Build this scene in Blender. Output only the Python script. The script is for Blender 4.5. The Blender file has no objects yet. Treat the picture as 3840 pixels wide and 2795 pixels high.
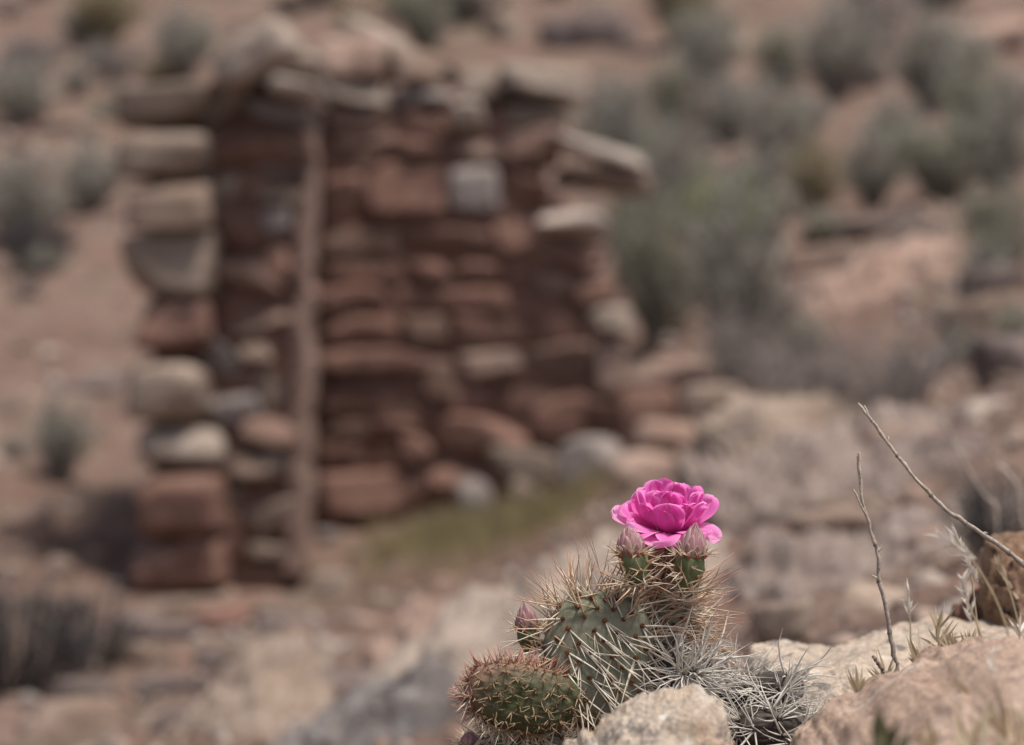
import bpy, bmesh, math, random
import numpy as np
from mathutils import Vector, Euler, Matrix
scene = bpy.context.scene
COL = scene.collection
R = math.radians
# ------------------------------------------------------------------ camera
LENS, FOCUS, FSTOP, CZ = 85.0, 1.412, 5.3, 0.5
K = 36.0 / LENS / 3840.0            # metres per photo pixel per metre of distance
CX, CY = 1920.0, 1397.5
cam_d = bpy.data.cameras.new('camera'); cam = bpy.data.objects.new('camera', cam_d); COL.objects.link(cam)
cam.location = (0, 0, CZ); cam.rotation_euler = (R(90), 0, 0)
cam_d.lens = LENS; cam_d.sensor_width = 36; cam_d.sensor_fit = 'HORIZONTAL'
cam_d.clip_start = 0.02; cam_d.clip_end = 2000
cam_d.dof.use_dof = True; cam_d.dof.focus_distance = FOCUS; cam_d.dof.aperture_fstop = FSTOP; cam_d.dof.aperture_blades = 0
scene.camera = cam
# ------------------------------------------------------------------ light
SUN_EL, SUN_AZ = 69, 128            # high soft sun over the right shoulder, thin cloud
SUN_STRENGTH, SKY_STRENGTH, EXPOSURE = 2.9, 0.09, 0.74
world = bpy.data.worlds.new('World'); scene.world = world; world.use_nodes = True
wn = world.node_tree.nodes; bg = wn['Background']
sky = wn.new('ShaderNodeTexSky'); sky.sky_type = 'NISHITA'; sky.sun_disc = False
sky.sun_elevation = R(SUN_EL); sky.sun_rotation = R(SUN_AZ); sky.dust_density = 4.0; sky.air_density = 0.8; sky.altitude = 1500
hs = wn.new('ShaderNodeHueSaturation'); hs.inputs['Saturation'].default_value = 0.5      # thin cloud greys the blue
world.node_tree.links.new(sky.outputs[0], hs.inputs['Color']); world.node_tree.links.new(hs.outputs[0], bg.inputs[0]); bg.inputs[1].default_value = SKY_STRENGTH
sun_d = bpy.data.lights.new('sun', 'SUN'); sun = bpy.data.objects.new('sun', sun_d); COL.objects.link(sun)
sun_d.energy = SUN_STRENGTH; sun_d.angle = R(12); sun_d.color = (1, 0.95, 0.87)
sd = Vector((math.sin(R(SUN_AZ)) * math.cos(R(SUN_EL)), math.cos(R(SUN_AZ)) * math.cos(R(SUN_EL)), math.sin(R(SUN_EL))))
sun.rotation_euler = (-sd).to_track_quat('-Z', 'Y').to_euler(); sun.location = (0, 0, 12)
scene.view_settings.view_transform = 'Standard'; scene.view_settings.look = 'None'
scene.view_settings.exposure = EXPOSURE; scene.view_settings.gamma = 1
scene.cycles.use_denoising = True
scene.cycles.max_bounces = 6; scene.cycles.diffuse_bounces = 4; scene.cycles.transparent_max_bounces = 4
# ------------------------------------------------------------------ helpers
def at(px, py, D):
    return np.array([(px - CX) * K * D, D, CZ + (CY - py) * K * D])
VS = 3840 / 2268.0
def av(vx, vy, D): return at(vx * VS, vy * VS, D)
_rs = np.random.RandomState(7); _p = _rs.permutation(256); _p = np.concatenate([_p, _p, _p])
_g = _rs.normal(size=(256, 3)); _g /= np.linalg.norm(_g, axis=1)[:, None]
def perlin(P):
    P = np.asarray(P, float); i = np.floor(P).astype(int); f = P - i; i = i & 255
    u = f * f * f * (f * (f * 6 - 15) + 10); out = 0
    for dx in (0, 1):
        for dy in (0, 1):
            for dz in (0, 1):
                h = _p[_p[_p[(i[:, 0] + dx) & 255] + ((i[:, 1] + dy) & 255)] + ((i[:, 2] + dz) & 255)]
                g = _g[h]; d = f - np.array([dx, dy, dz])
                w = (u[:, 0] if dx else 1 - u[:, 0]) * (u[:, 1] if dy else 1 - u[:, 1]) * (u[:, 2] if dz else 1 - u[:, 2])
                out = out + w * (g * d).sum(1)
    return out
def fbm(P, o=4, gain=0.5):
    P = np.asarray(P, float); s = 0; a = 1.0
    for k in range(o):
        s = s + a * perlin(P + 17.3 * k); P = P * 2.03; a *= gain
    return s
def ridged(P, o=4):
    P = np.asarray(P, float); s = 0; a = 1.0
    for k in range(o):
        s = s + a * (0.5 - np.abs(perlin(P + 9.1 * k))); P = P * 2.1; a *= 0.5
    return s
def mk(name, V, F, mat, parent=None, loc=None, smooth=True, col=None):
    """V in world metres; the object's origin goes to loc (or to its parent's origin)."""
    V = np.asarray(V, float)
    o0 = np.array(parent['_o'] if parent is not None else (loc if loc is not None else (0, 0, 0)), float)
    me = bpy.data.meshes.new(name); me.from_pydata((V - o0).tolist(), [], F if isinstance(F, list) else np.asarray(F).tolist()); me.update()
    if smooth: me.polygons.foreach_set('use_smooth', [True] * len(me.polygons))
    if col is not None:
        a = me.attributes.new('col', 'FLOAT_COLOR', 'POINT')
        c = np.ones((len(V), 4)); c[:, :3] = col; a.data.foreach_set('color', c.ravel())
    if mat: me.materials.append(mat)
    o = bpy.data.objects.new(name, me); COL.objects.link(o); o['_o'] = tuple(float(q) for q in o0)
    if parent is not None: o.parent = parent
    else: o.location = o0
    return o
def empty(name, loc):
    o = bpy.data.objects.new(name, None); COL.objects.link(o); o.location = loc
    o['_o'] = tuple(float(q) for q in loc); o.empty_display_size = 0.05; return o
def tag(o, label=None, cat=None, group=None, kind=None):
    if label: o['label'] = label
    if cat: o['category'] = cat
    if group: o['group'] = group
    if kind: o['kind'] = kind
    return o
class MB:
    def __init__(s): s.V = []; s.F = []; s.C = []; s.n = 0
    def add(s, V, F, c=(1, 1, 1)):
        V = np.asarray(V, float); s.V.append(V); F = np.asarray(F) + s.n; s.F.extend(F.tolist())
        c = np.asarray(c, float); s.C.append(np.tile(c, (len(V), 1)) if c.ndim == 1 else c); s.n += len(V)
    def build(s, name, mat, parent=None, loc=None, smooth=True):
        return mk(name, np.vstack(s.V), s.F, mat, parent, loc, smooth, np.vstack(s.C))
_ico = {}
def ico(sub):
    if sub not in _ico:
        bm = bmesh.new(); bmesh.ops.create_icosphere(bm, subdivisions=sub, radius=1)
        v = np.array([q.co[:] for q in bm.verts]); v /= np.linalg.norm(v, axis=1)[:, None]
        _ico[sub] = (v, np.array([[q.index for q in f.verts] for f in bm.faces])); bm.free()
    return _ico[sub]
def tube(mb, pts, rad, sides=5, c=(1, 1, 1), c1=None):
    pts = np.asarray(pts, float); n = len(pts); rad = np.broadcast_to(rad, n)
    T = np.gradient(pts, axis=0); T /= np.linalg.norm(T, axis=1)[:, None] + 1e-12
    up = np.array([0.31, 0.87, 0.38]); A = np.cross(T, up); A /= np.linalg.norm(A, axis=1)[:, None] + 1e-12; B = np.cross(T, A)
    th = np.arange(sides) * 2 * np.pi / sides
    V = (pts[:, None] + rad[:, None, None] * (np.cos(th)[None, :, None] * A[:, None] + np.sin(th)[None, :, None] * B[:, None])).reshape(-1, 3)
    F = []
    for i in range(n - 1):
        for j in range(sides):
            k = (j + 1) % sides; F.append([i * sides + j, i * sides + k, (i + 1) * sides + k, (i + 1) * sides + j])
    c = np.asarray(c, float)
    if c1 is not None:
        t = np.repeat(np.linspace(0, 1, n), sides)[:, None]; c = c * (1 - t) + np.asarray(c1) * t
    elif c.ndim == 2: c = np.repeat(c, sides, axis=0)
    mb.add(V, F, c)
def spline(pts, n):
    """Catmull-Rom through the points."""
    P = np.asarray(pts, float); P = np.vstack([2 * P[0] - P[1], P, 2 * P[-1] - P[-2]]); m = len(P) - 3
    out = []
    for s in np.linspace(0, m - 1e-6, n):
        i = int(s); t = s - i; a, b, c, d = P[i:i + 4]
        out.append(0.5 * ((2 * b) + (c - a) * t + (2 * a - 5 * b + 4 * c - d) * t * t + (-a + 3 * b - 3 * c + d) * t ** 3))
    return np.array(out)
# ------------------------------------------------------------------ materials
def newmat(name):
    m = bpy.data.materials.new(name); m.use_nodes = True; nt = m.node_tree
    return m, nt, nt.nodes['Principled BSDF']
def N(nt, t, **kw):
    n = nt.nodes.new(t)
    for k, v in kw.items():
        if k.startswith('i_'): n.inputs[k[2:].replace('_', ' ')].default_value = v
        else: setattr(n, k, v)
    return n
def L(nt, a, b): nt.links.new(a, b)
def ramp(nt, fac, stops):
    r = nt.nodes.new('ShaderNodeValToRGB'); e = r.color_ramp.elements
    while len(e) < len(stops): e.new(0.5)
    for q, (p, c) in zip(e, stops): q.position = p; q.color = (*c, 1) if len(c) == 3 else c
    L(nt, fac, r.inputs[0]); return r.outputs[0]
def mixc(nt, fac, a, b, mode='MIX'):
    m = nt.nodes.new('ShaderNodeMix'); m.data_type = 'RGBA'; m.blend_type = mode
    if isinstance(fac, float): m.inputs[0].default_value = fac
    else: L(nt, fac, m.inputs[0])
    for s, q in ((6, a), (7, b)):
        if isinstance(q, tuple): m.inputs[s].default_value = (*q, 1)
        else: L(nt, q, m.inputs[s])
    return m.outputs[2]
def noise(nt, vec, sc, det=6, rough=0.6, dist=0.0):
    n = N(nt, 'ShaderNodeTexNoise', i_Scale=sc, i_Detail=det, i_Roughness=rough, i_Distortion=dist); L(nt, vec, n.inputs['Vector']); return n.outputs['Fac']
def rock_mat(name, c1, c2, dark, light, sc=6.0, lich=0.5, grain=1.0, bump=0.5, bed=0.0, vary=0.25, crack=0):
    m, nt, p = newmat(name)
    tc = N(nt, 'ShaderNodeTexCoord'); oi = N(nt, 'ShaderNodeObjectInfo')
    mul = N(nt, 'ShaderNodeVectorMath', operation='SCALE'); 
    cmb = N(nt, 'ShaderNodeCombineXYZ'); mm = N(nt, 'ShaderNodeMath', operation='MULTIPLY'); mm.inputs[1].default_value = 37.0
    L(nt, oi.outputs['Random'], mm.inputs[0])
    for k in range(3): L(nt, mm.outputs[0], cmb.inputs[k])
    add = N(nt, 'ShaderNodeVectorMath', operation='ADD'); L(nt, tc.outputs['Object'], add.inputs[0]); L(nt, cmb.outputs[0], add.inputs[1])
    v = add.outputs[0]
    n1 = noise(nt, v, sc, 8, 0.62, 0.4); n2 = noise(nt, v, sc * 4.3, 8, 0.65, 0.2); n3 = noise(nt, v, sc * 22, 6, 0.7)
    base = mixc(nt, ramp(nt, n1, [(0.36, (0, 0, 0)), (0.64, (1, 1, 1))]), c1, c2)
    if bed:
        mp = N(nt, 'ShaderNodeMapping'); mp.inputs['Scale'].default_value = (1.2, 1.2, 14); L(nt, v, mp.inputs[0])
        nb = noise(nt, mp.outputs[0], sc * 0.8, 4, 0.6, 0.3)
        base = mixc(nt, ramp(nt, nb, [(0.42, (0, 0, 0)), (0.6, (bed, bed, bed))]), base, dark)
    t = 0.66 - 0.1 * lich
    base = mixc(nt, ramp(nt, n2, [(t, (0, 0, 0)), (t + 0.06, (lich, lich, lich))]), base, dark)
    base = mixc(nt, ramp(nt, n2, [(0.34, (0.85,) * 3), (0.44, (0, 0, 0))]), base, light)
    if crack:
        vd = N(nt, 'ShaderNodeVectorMath', operation='MULTIPLY_ADD'); nn_ = N(nt, 'ShaderNodeTexNoise', i_Scale=crack * 1.6, i_Detail=6.0, i_Roughness=0.6); L(nt, v, nn_.inputs['Vector'])
        L(nt, nn_.outputs['Color'], vd.inputs[0]); vd.inputs[1].default_value = (0.6 / crack,) * 3; L(nt, v, vd.inputs[2])
        mpv = N(nt, 'ShaderNodeMapping'); mpv.inputs['Scale'].default_value = (1, 1, 2.2); L(nt, vd.outputs[0], mpv.inputs[0])
        vo = N(nt, 'ShaderNodeTexVoronoi', feature='DISTANCE_TO_EDGE', i_Scale=crack); L(nt, mpv.outputs[0], vo.inputs['Vector'])
        msk = ramp(nt, n1, [(0.45, (0, 0, 0)), (0.55, (1, 1, 1))])
        cl = ramp(nt, vo.outputs['Distance'], [(0.0, (1, 1, 1)), (0.035, (0, 0, 0))]); ck = N(nt, 'ShaderNodeMath', operation='MULTIPLY'); L(nt, cl, ck.inputs[0]); L(nt, msk, ck.inputs[1])
        ck2 = N(nt, 'ShaderNodeMath', operation='MULTIPLY'); ck2.inputs[1].default_value = 0.75; L(nt, ck.outputs[0], ck2.inputs[0]); base = mixc(nt, ck2.outputs[0], base, dark)
    gr = ramp(nt, n3, [(0.25, (1 - 0.45 * grain,) * 3), (0.75, (1 + 0.25 * grain,) * 3)])
    base = mixc(nt, 1.0, base, gr, 'MULTIPLY')
    hv = N(nt, 'ShaderNodeHueSaturation'); L(nt, base, hv.inputs['Color'])
    mr = N(nt, 'ShaderNodeMapRange'); mr.inputs[3].default_value = 1 - vary; mr.inputs[4].default_value = 1 + vary
    L(nt, oi.outputs['Random'], mr.inputs[0]); L(nt, mr.outputs[0], hv.inputs['Value'])
    L(nt, hv.outputs[0], p.inputs['Base Color']); p.inputs['Roughness'].default_value = 0.92
    p.inputs['Specular IOR Level'].default_value = 0.2
    b1 = N(nt, 'ShaderNodeBump', i_Strength=bump, i_Distance=0.012); L(nt, n2, b1.inputs['Height'])
    b2 = N(nt, 'ShaderNodeBump', i_Strength=bump * 0.9, i_Distance=0.003); L(nt, n3, b2.inputs['Height']); L(nt, b1.outputs[0], b2.inputs['Normal'])
    L(nt, b2.outputs[0], p.inputs['Normal'])
    return m
def attr_mat(name, rough=0.6, trans=0.0, spec=0.3, nz=None, vary=0.0, cork=False):
    m, nt, p = newmat(name); a = N(nt, 'ShaderNodeAttribute', attribute_name='col'); c = a.outputs['Color']
    if nz:
        tc = N(nt, 'ShaderNodeTexCoord'); n = noise(nt, tc.outputs['Object'], nz[0], 5, 0.6)
        c = mixc(nt, 1.0, c, ramp(nt, n, [(0.3, (1 - nz[1],) * 3), (0.7, (1 + nz[1],) * 3)]), 'MULTIPLY')
    if cork:      # corky scars and dust
        cn = noise(nt, tc.outputs['Object'], 95, 6, 0.7, 0.8); c = mixc(nt, ramp(nt, cn, [(0.6, (0, 0, 0)), (0.68, (0.7,) * 3)]), c, (0.27, 0.22, 0.155)); dn_ = noise(nt, tc.outputs['Object'], 40, 4, 0.6); c = mixc(nt, ramp(nt, dn_, [(0.4, (0, 0, 0)), (0.8, (0.16,) * 3)]), c, (0.32, 0.27, 0.21))
        bb = N(nt, 'ShaderNodeBump', i_Strength=0.5, i_Distance=0.0015); L(nt, cn, bb.inputs['Height']); L(nt, bb.outputs[0], p.inputs['Normal'])
    if vary:
        oi = N(nt, 'ShaderNodeObjectInfo'); hv = N(nt, 'ShaderNodeHueSaturation'); mr = N(nt, 'ShaderNodeMapRange')
        mr.inputs[3].default_value = 1 - vary; mr.inputs[4].default_value = 1 + vary
        L(nt, oi.outputs['Random'], mr.inputs[0]); L(nt, mr.outputs[0], hv.inputs['Value']); L(nt, c, hv.inputs['Color']); c = hv.outputs[0]
    L(nt, c, p.inputs['Base Color']); p.inputs['Roughness'].default_value = rough; p.inputs['Specular IOR Level'].default_value = spec
    if trans:
        tr = N(nt, 'ShaderNodeBsdfTranslucent'); L(nt, c, tr.inputs[0]); mx = N(nt, 'ShaderNodeMixShader'); mx.inputs[0].default_value = trans
        L(nt, p.outputs[0], mx.inputs[1]); L(nt, tr.outputs[0], mx.inputs[2]); L(nt, mx.outputs[0], nt.nodes['Material Output'].inputs[0])
    return m
M = {}
M['tan'] = rock_mat('tan_sandstone', (0.27, 0.198, 0.153), (0.351, 0.27, 0.216), (0.108, 0.081, 0.072), (0.423, 0.3465, 0.2925), 7, 0.6, bed=0.3)
M['rubble'] = rock_mat('weathered_greyish_rock', (0.243, 0.1845, 0.1575), (0.324, 0.2475, 0.2115), (0.108, 0.0855, 0.081), (0.396, 0.333, 0.297), 6, 0.8, bed=0.35, vary=0.1)
M['redbrown'] = rock_mat('red_brown_sandstone', (0.205, 0.124, 0.095), (0.255, 0.163, 0.13), (0.085, 0.052, 0.042), (0.33, 0.24, 0.2), 6, 0.5, bed=0.3, vary=0.2)
M['cap'] = rock_mat('weathered_cap_stone', (0.324, 0.252, 0.2025), (0.414, 0.333, 0.279), (0.135, 0.1035, 0.09), (0.486, 0.405, 0.351), 7, 0.5, bed=0.2, vary=0.12)
M['lichen'] = rock_mat('lichen_rock', (0.1768, 0.1496, 0.1394), (0.2312, 0.1972, 0.1836), (0.0408, 0.0394, 0.0442), (0.3264, 0.3196, 0.323), 5, 1.0, vary=0.0)
M['pale'] = rock_mat('pale_sandstone', (0.46, 0.37, 0.315), (0.54, 0.45, 0.39), (0.2, 0.16, 0.14), (0.6, 0.52, 0.46), 7, 0.4, vary=0.12)
M['red'] = rock_mat('red_sandstone', (0.205, 0.111, 0.084), (0.262, 0.15, 0.117), (0.08, 0.043, 0.035), (0.32, 0.21, 0.17), 6, 0.5, bed=0.3, vary=0.17)
M['brown'] = rock_mat('brown_sandstone', (0.216, 0.1485, 0.1125), (0.288, 0.207, 0.162), (0.09, 0.0675, 0.0585), (0.378, 0.297, 0.252), 6, 0.6, bed=0.2)
M['pink'] = rock_mat('pink_sandstone', (0.31, 0.203, 0.158), (0.39, 0.272, 0.218), (0.13, 0.09, 0.08), (0.45, 0.35, 0.295), 5, 0.5, bed=0.3)
M['grey'] = rock_mat('grey_stone', (0.22, 0.18, 0.165), (0.29, 0.245, 0.225), (0.09, 0.08, 0.08), (0.38, 0.33, 0.31), 6, 0.8)
M['dark'] = rock_mat('dark_rock_and_shade', (0.115, 0.085, 0.08), (0.19, 0.145, 0.13), (0.05, 0.042, 0.045), (0.3, 0.24, 0.22), 5, 0.7)  # dark rocks; also the shadow colour of the long ledge and cleft rock
M['mud'] = rock_mat('mud_mortar', (0.19, 0.102, 0.078), (0.235, 0.135, 0.106), (0.105, 0.06, 0.047), (0.28, 0.175, 0.14), 8, 0.4, vary=0.0)
M['plaster'] = rock_mat('mud_plaster', (0.27, 0.175, 0.14), (0.33, 0.225, 0.182), (0.17, 0.11, 0.088), (0.32, 0.23, 0.19), 9, 0.7, vary=0.0)
M['slab'] = rock_mat('cream_slab_rock', (0.6102, 0.4746, 0.3672), (0.7458, 0.6046, 0.4859), (0.1921, 0.1695, 0.1638), (0.8362, 0.7345, 0.6215), 12, 0.85, bump=0.9, vary=0.0, crack=13)
M['white'] = rock_mat('cream_lichen_rock', (0.5824, 0.4032, 0.28), (0.8288, 0.6944, 0.5712), (0.2912, 0.2352, 0.224), (0.9408, 0.896, 0.84), 16, 0.9, bump=0.9, vary=0.0, crack=16)
M['rust'] = rock_mat('rust_slab_rock', (0.4859, 0.3333, 0.2542), (0.5989, 0.435, 0.3446), (0.2486, 0.1638, 0.1356), (0.7006, 0.565, 0.4746), 12, 0.7, bump=0.8, vary=0.0, crack=11)
M['rusty'] = rock_mat('crumbly_red_rock', (0.23, 0.1, 0.065), (0.32, 0.17, 0.115), (0.1, 0.06, 0.05), (0.42, 0.28, 0.21), 40, 0.6, bump=1.0, vary=0.0)
M['crag'] = rock_mat('dark_crag_rock', (0.36, 0.215, 0.135), (0.46, 0.30, 0.205), (0.035, 0.03, 0.03), (0.52, 0.38, 0.28), 15, 1.0, bump=1.0, vary=0.0)
def ground_mat():
    m, nt, p = newmat('desert_ground'); tc = N(nt, 'ShaderNodeTexCoord'); v = tc.outputs['Object']
    a = noise(nt, v, 0.9, 6, 0.6, 0.5); b = noise(nt, v, 5.5, 8, 0.65, 0.3); c = noise(nt, v, 30, 8, 0.7)
    base = mixc(nt, ramp(nt, a, [(0.38, (0, 0, 0)), (0.6, (1, 1, 1))]), (0.165, 0.099, 0.077), (0.205, 0.135, 0.107))
    base = mixc(nt, ramp(nt, b, [(0.5, (0, 0, 0)), (0.66, (0.75,) * 3)]), base, (0.25, 0.185, 0.155))
    base = mixc(nt, ramp(nt, b, [(0.3, (0.75,) * 3), (0.42, (0, 0, 0))]), base, (0.12, 0.09, 0.077))
    d = noise(nt, v, 2.1, 7, 0.68, 0.6)
    base = mixc(nt, ramp(nt, d, [(0.52, (0, 0, 0)), (0.62, (0.8,) * 3)]), base, (0.105, 0.08, 0.066))
    base = mixc(nt, ramp(nt, d, [(0.36, (0.7,) * 3), (0.45, (0, 0, 0))]), base, (0.175, 0.14, 0.1))
    base = mixc(nt, 1.0, base, ramp(nt, c, [(0.28, (0.55,) * 3), (0.72, (1.3,) * 3)]), 'MULTIPLY')
    L(nt, base, p.inputs['Base Color']); p.inputs['Roughness'].default_value = 0.95; p.inputs['Specular IOR Level'].default_value = 0.15
    b1 = N(nt, 'ShaderNodeBump', i_Strength=0.8, i_Distance=0.04); L(nt, b, b1.inputs['Height'])
    b2 = N(nt, 'ShaderNodeBump', i_Strength=0.6, i_Distance=0.008); L(nt, c, b2.inputs['Height']); L(nt, b1.outputs[0], b2.inputs['Normal'])
    L(nt, b2.outputs[0], p.inputs['Normal']); return m
M['ground'] = ground_mat()
M['leaf'] = attr_mat('shrub_leaf', 0.8, 0.35, 0.15, vary=0.12)
M['stem'] = attr_mat('shrub_stem', 0.9, 0, 0.1)
M['spine'] = attr_mat('cactus_spine', 0.55, 0.12, 0.3)
M['straw'] = attr_mat('dry_straw', 0.7, 0.3, 0.25)
M['twig'] = attr_mat('weathered_twig', 0.85, 0, 0.15, nz=(420, 0.45))
M['areole'] = attr_mat('areole_wool', 0.95, 0, 0.05)
M['petal'] = attr_mat('petal', 0.75, 0.56, 0.05)
M['bud'] = attr_mat('bud_petal', 0.5, 0.25, 0.3)
M['pad'] = attr_mat('cactus_skin', 0.6, 0, 0.3, nz=(170, 0.22), cork=True)
# ------------------------------------------------------------------ terrain: photo row of the ground as a smooth function of column and distance
ctrl = []
def row(D, *pp):
    for px, py in pp: ctrl.append((px, D, py))
row(0.7, (-1500, 3900), (600, 3700), (2000, 3500), (3200, 3150), (5000, 2950))
row(1.0, (-1500, 3600), (600, 3500), (2000, 3200), (2700, 3000), (3400, 2900), (5000, 2800))
row(1.4, (-1500, 3400), (1000, 3300), (1900, 2960), (2400, 2840), (3000, 2800), (3840, 2640), (5200, 2500))
row(2.0, (-1500, 3200), (1200, 3200), (2000, 3000), (2500, 2800), (3000, 2620), (3840, 2370), (5200, 2100))
row(3.0, (-1500, 3050), (700, 3000), (1700, 2800), (2100, 2640), (2700, 2360), (3300, 2200), (3840, 2060), (5200, 1800))
row(4.0, (-1500, 2900), (0, 2860), (1000, 2760), (1600, 2600), (2000, 2360), (2700, 2060), (3300, 1900), (3840, 1740), (5200, 1400))
row(5.0, (-1500, 2700), (0, 2660), (900, 2600), (1600, 2440), (2200, 2140), (2800, 1880), (3400, 1690), (3840, 1470), (5200, 1150))
row(6.0, (-1500, 2480), (0, 2450), (700, 2430), (1300, 2360), (2000, 2120), (2600, 1780), (3200, 1540), (3840, 1290))
row(7.0, (-1500, 2220), (0, 2190), (300, 2260), (600, 2320), (1100, 2300), (1500, 2150), (2000, 2010), (2450, 1740), (3000, 1400), (3840, 1090), (5200, 850))
row(8.0, (-1500, 1900), (0, 1880), (600, 1930), (1200, 1955), (2000, 1880), (2400, 1580), (3000, 1230), (3840, 940), (5200, 700))
row(10, (-1500, 1480), (0, 1450), (1200, 1440), (2400, 1120), (3100, 880), (3840, 700), (5200, 500))
row(13, (-1500, 950), (0, 900), (1200, 850), (2400, 660), (3840, 420), (5200, 300))
row(18, (-1500, 380), (0, 320), (2000, 200), (3840, 0), (5200, -100))
row(26, (-1500, -300), (1900, -400), (5200, -520)); row(45, (-1500, -700), (1900, -760), (5200, -820)); row(80, (-1500, -800), (1900, -820), (5200, -860))
ctrl = np.array(ctrl, float)
def _uv(px, D): return np.stack([np.clip(px, -1500, 5200) / 1500.0, np.log(np.clip(D, 0.7, 80)) * 2.2], 1)
_A = _uv(ctrl[:, 0], ctrl[:, 1])
def _tps(r2): return 0.5 * r2 * np.log(r2 + 1e-12)
_d = ((_A[:, None] - _A[None]) ** 2).sum(2); n_ = len(_A)
_Km = _tps(_d) + np.eye(n_) * 0.004; _P = np.hstack([np.ones((n_, 1)), _A])
_W = np.linalg.solve(np.block([[_Km, _P], [_P.T, np.zeros((3, 3))]]), np.concatenate([ctrl[:, 2], np.zeros(3)]))
def ground_py(px, D):
    q = _uv(np.atleast_1d(np.asarray(px, float)), np.atleast_1d(np.asarray(D, float))); out = np.zeros(len(q))
    for s in range(0, len(q), 20000):
        z = q[s:s + 20000]; out[s:s + 20000] = _tps(((z[:, None] - _A[None]) ** 2).sum(2)) @ _W[:n_] + _W[n_] + z @ _W[n_ + 1:]
    return out
def ground_z(x, y):
    x = np.atleast_1d(np.asarray(x, float)); y = np.atleast_1d(np.asarray(y, float)); D = np.maximum(y, 0.7)
    z = CZ + (CY - ground_py(CX + x / (K * D), D)) * K * D
    amp = np.clip((D - 1.6) / 4, 0, 1.3); P = np.stack([x, y, 0 * x], 1)
    z += amp * (0.05 * fbm(P * 1.3, 4) + 0.03 * ridged(P * 3.1, 3)) + 0.006 * fbm(P * 22, 3) * np.clip(D, 0.8, 3)
    return z
def gz(x, y): return float(ground_z(x, y)[0])
_Ds = np.exp(np.linspace(np.log(1.5), np.log(40), 240))
def ground_D(px, py):
    g = ground_py(np.full(240, px), _Ds); k = np.nonzero(g <= py)[0]
    return float(_Ds[k[0]]) if len(k) else 40.0
ys = np.concatenate([np.linspace(-5, 0.6, 30), np.exp(np.linspace(np.log(0.65), np.log(80), 460))])
pxs = np.concatenate([np.linspace(-9000, -500, 50), np.linspace(-440, 4300, 380), np.linspace(4360, 12500, 50)])
GX = ((pxs[None] - CX) * K) * np.maximum(ys, 0.7)[:, None]; GY = np.repeat(ys[:, None], len(pxs), 1)
GZ = ground_z(GX.ravel(), GY.ravel()); nr, nc = GX.shape
idx = np.arange(nr * nc).reshape(nr, nc)
GF = np.stack([idx[:-1, :-1].ravel(), idx[:-1, 1:].ravel(), idx[1:, 1:].ravel(), idx[1:, :-1].ravel()], 1)
tag(mk('ground', np.stack([GX.ravel(), GY.ravel(), GZ], 1), GF, M['ground']), kind='structure')
# ------------------------------------------------------------------ rocks
def rot(ax, ay, az): return np.array(Euler((R(ax), R(ay), R(az))).to_matrix())
def rock_shape(seed, size, sub=4, p=9, cuts=7, amp=0.05, box=True, freq=2.2, bed=0.0, cutlo=0.74, sq=0.1):
    rs = np.random.RandomState(seed); d, F = ico(sub); S = np.asarray(size, float) / 2
    n = []; h = []
    if box:
        for ax in range(3):
            for sg in (-1, 1):
                q = np.zeros(3); q[ax] = sg; q += rs.normal(size=3) * sq; n.append(q / np.linalg.norm(q)); h.append(rs.uniform(0.86, 1.0))
    for k in range(cuts):
        q = rs.normal(size=3); n.append(q / np.linalg.norm(q)); h.append(rs.uniform(cutlo, 1.2 if box else 1.0))
    n = np.array(n); h = np.array(h)
    r = (np.maximum(d @ n.T, 0) / h) ** p; r = (r.sum(1) + 1e-6) ** (-1.0 / p); r = np.minimum(r, 1.65)
    V = d * r[:, None]
    if not box: V /= np.abs(V).max(0)
    off = rs.uniform(-50, 50, 3); e = float(np.mean(S))
    V = V * S; q = V / e
    nd = d * (amp * e * (fbm(q * freq + off, 5, 0.55) + 0.5 * ridged(q * freq * 2.2 + off, 3) - 0.3))[:, None]
    V = V + nd
    if bed: V[:, :2] *= (1 + bed * fbm(np.stack([q[:, 0] * 0.4, q[:, 1] * 0.4, q[:, 2] * 5], 1) + off, 3))[:, None]
    return V, F
rk = random.Random(11)
def rock(vx0, vy0, vx1, vy1, mat, label, D=None, tilt=0, roll=None, depth=None, seed=None, name='rock', cat='rock', sub=4, p=9, cuts=7, amp=0.06, sink=0.15, group=None, box=True, bed=0.03):
    """A rock whose outline fills the given box of the photo (2268-wide pixels) and which stands on the ground there."""
    cxp = (vx0 + vx1) / 2 * VS
    if D is None: D = ground_D(cxp, (vy1 - 0.06 * (vy1 - vy0)) * VS)
    w = (vx1 - vx0) * VS * K * D; h = (vy1 - vy0) * VS * K * D
    dp = depth if depth else 0.75 * w; q_ = 1 + dp * .35 / D; w *= q_; h *= q_
    seed = seed if seed is not None else rk.randrange(10 ** 6)
    y = D + dp * 0.35; c = at(cxp, vy0 * VS, y); x = c[0]; top = c[2]
    g = gz(x, y); hh = max(h, min(top - g, 1.5 * h)) * (1 + sink)
    t = abs(math.sin(R(tilt))); hh2 = max(0.35 * hh, hh - 0.7 * t * w)
    V, F = rock_shape(seed, (w * 1.04, dp, hh2), sub, p, cuts, amp, box, bed=bed)
    V = V @ rot(rk.uniform(-6, 6) if roll is None else roll, tilt, rk.uniform(-9, 9)).T
    V = V + np.array([x, y, 0]); V[:, 2] += top - V[:, 2].max()
    o = mk(name, V, F, M[mat] if isinstance(mat, str) else mat, loc=(x, y, min(g, V[:, 2].max())))
    return tag(o, label, cat, group)
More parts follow.
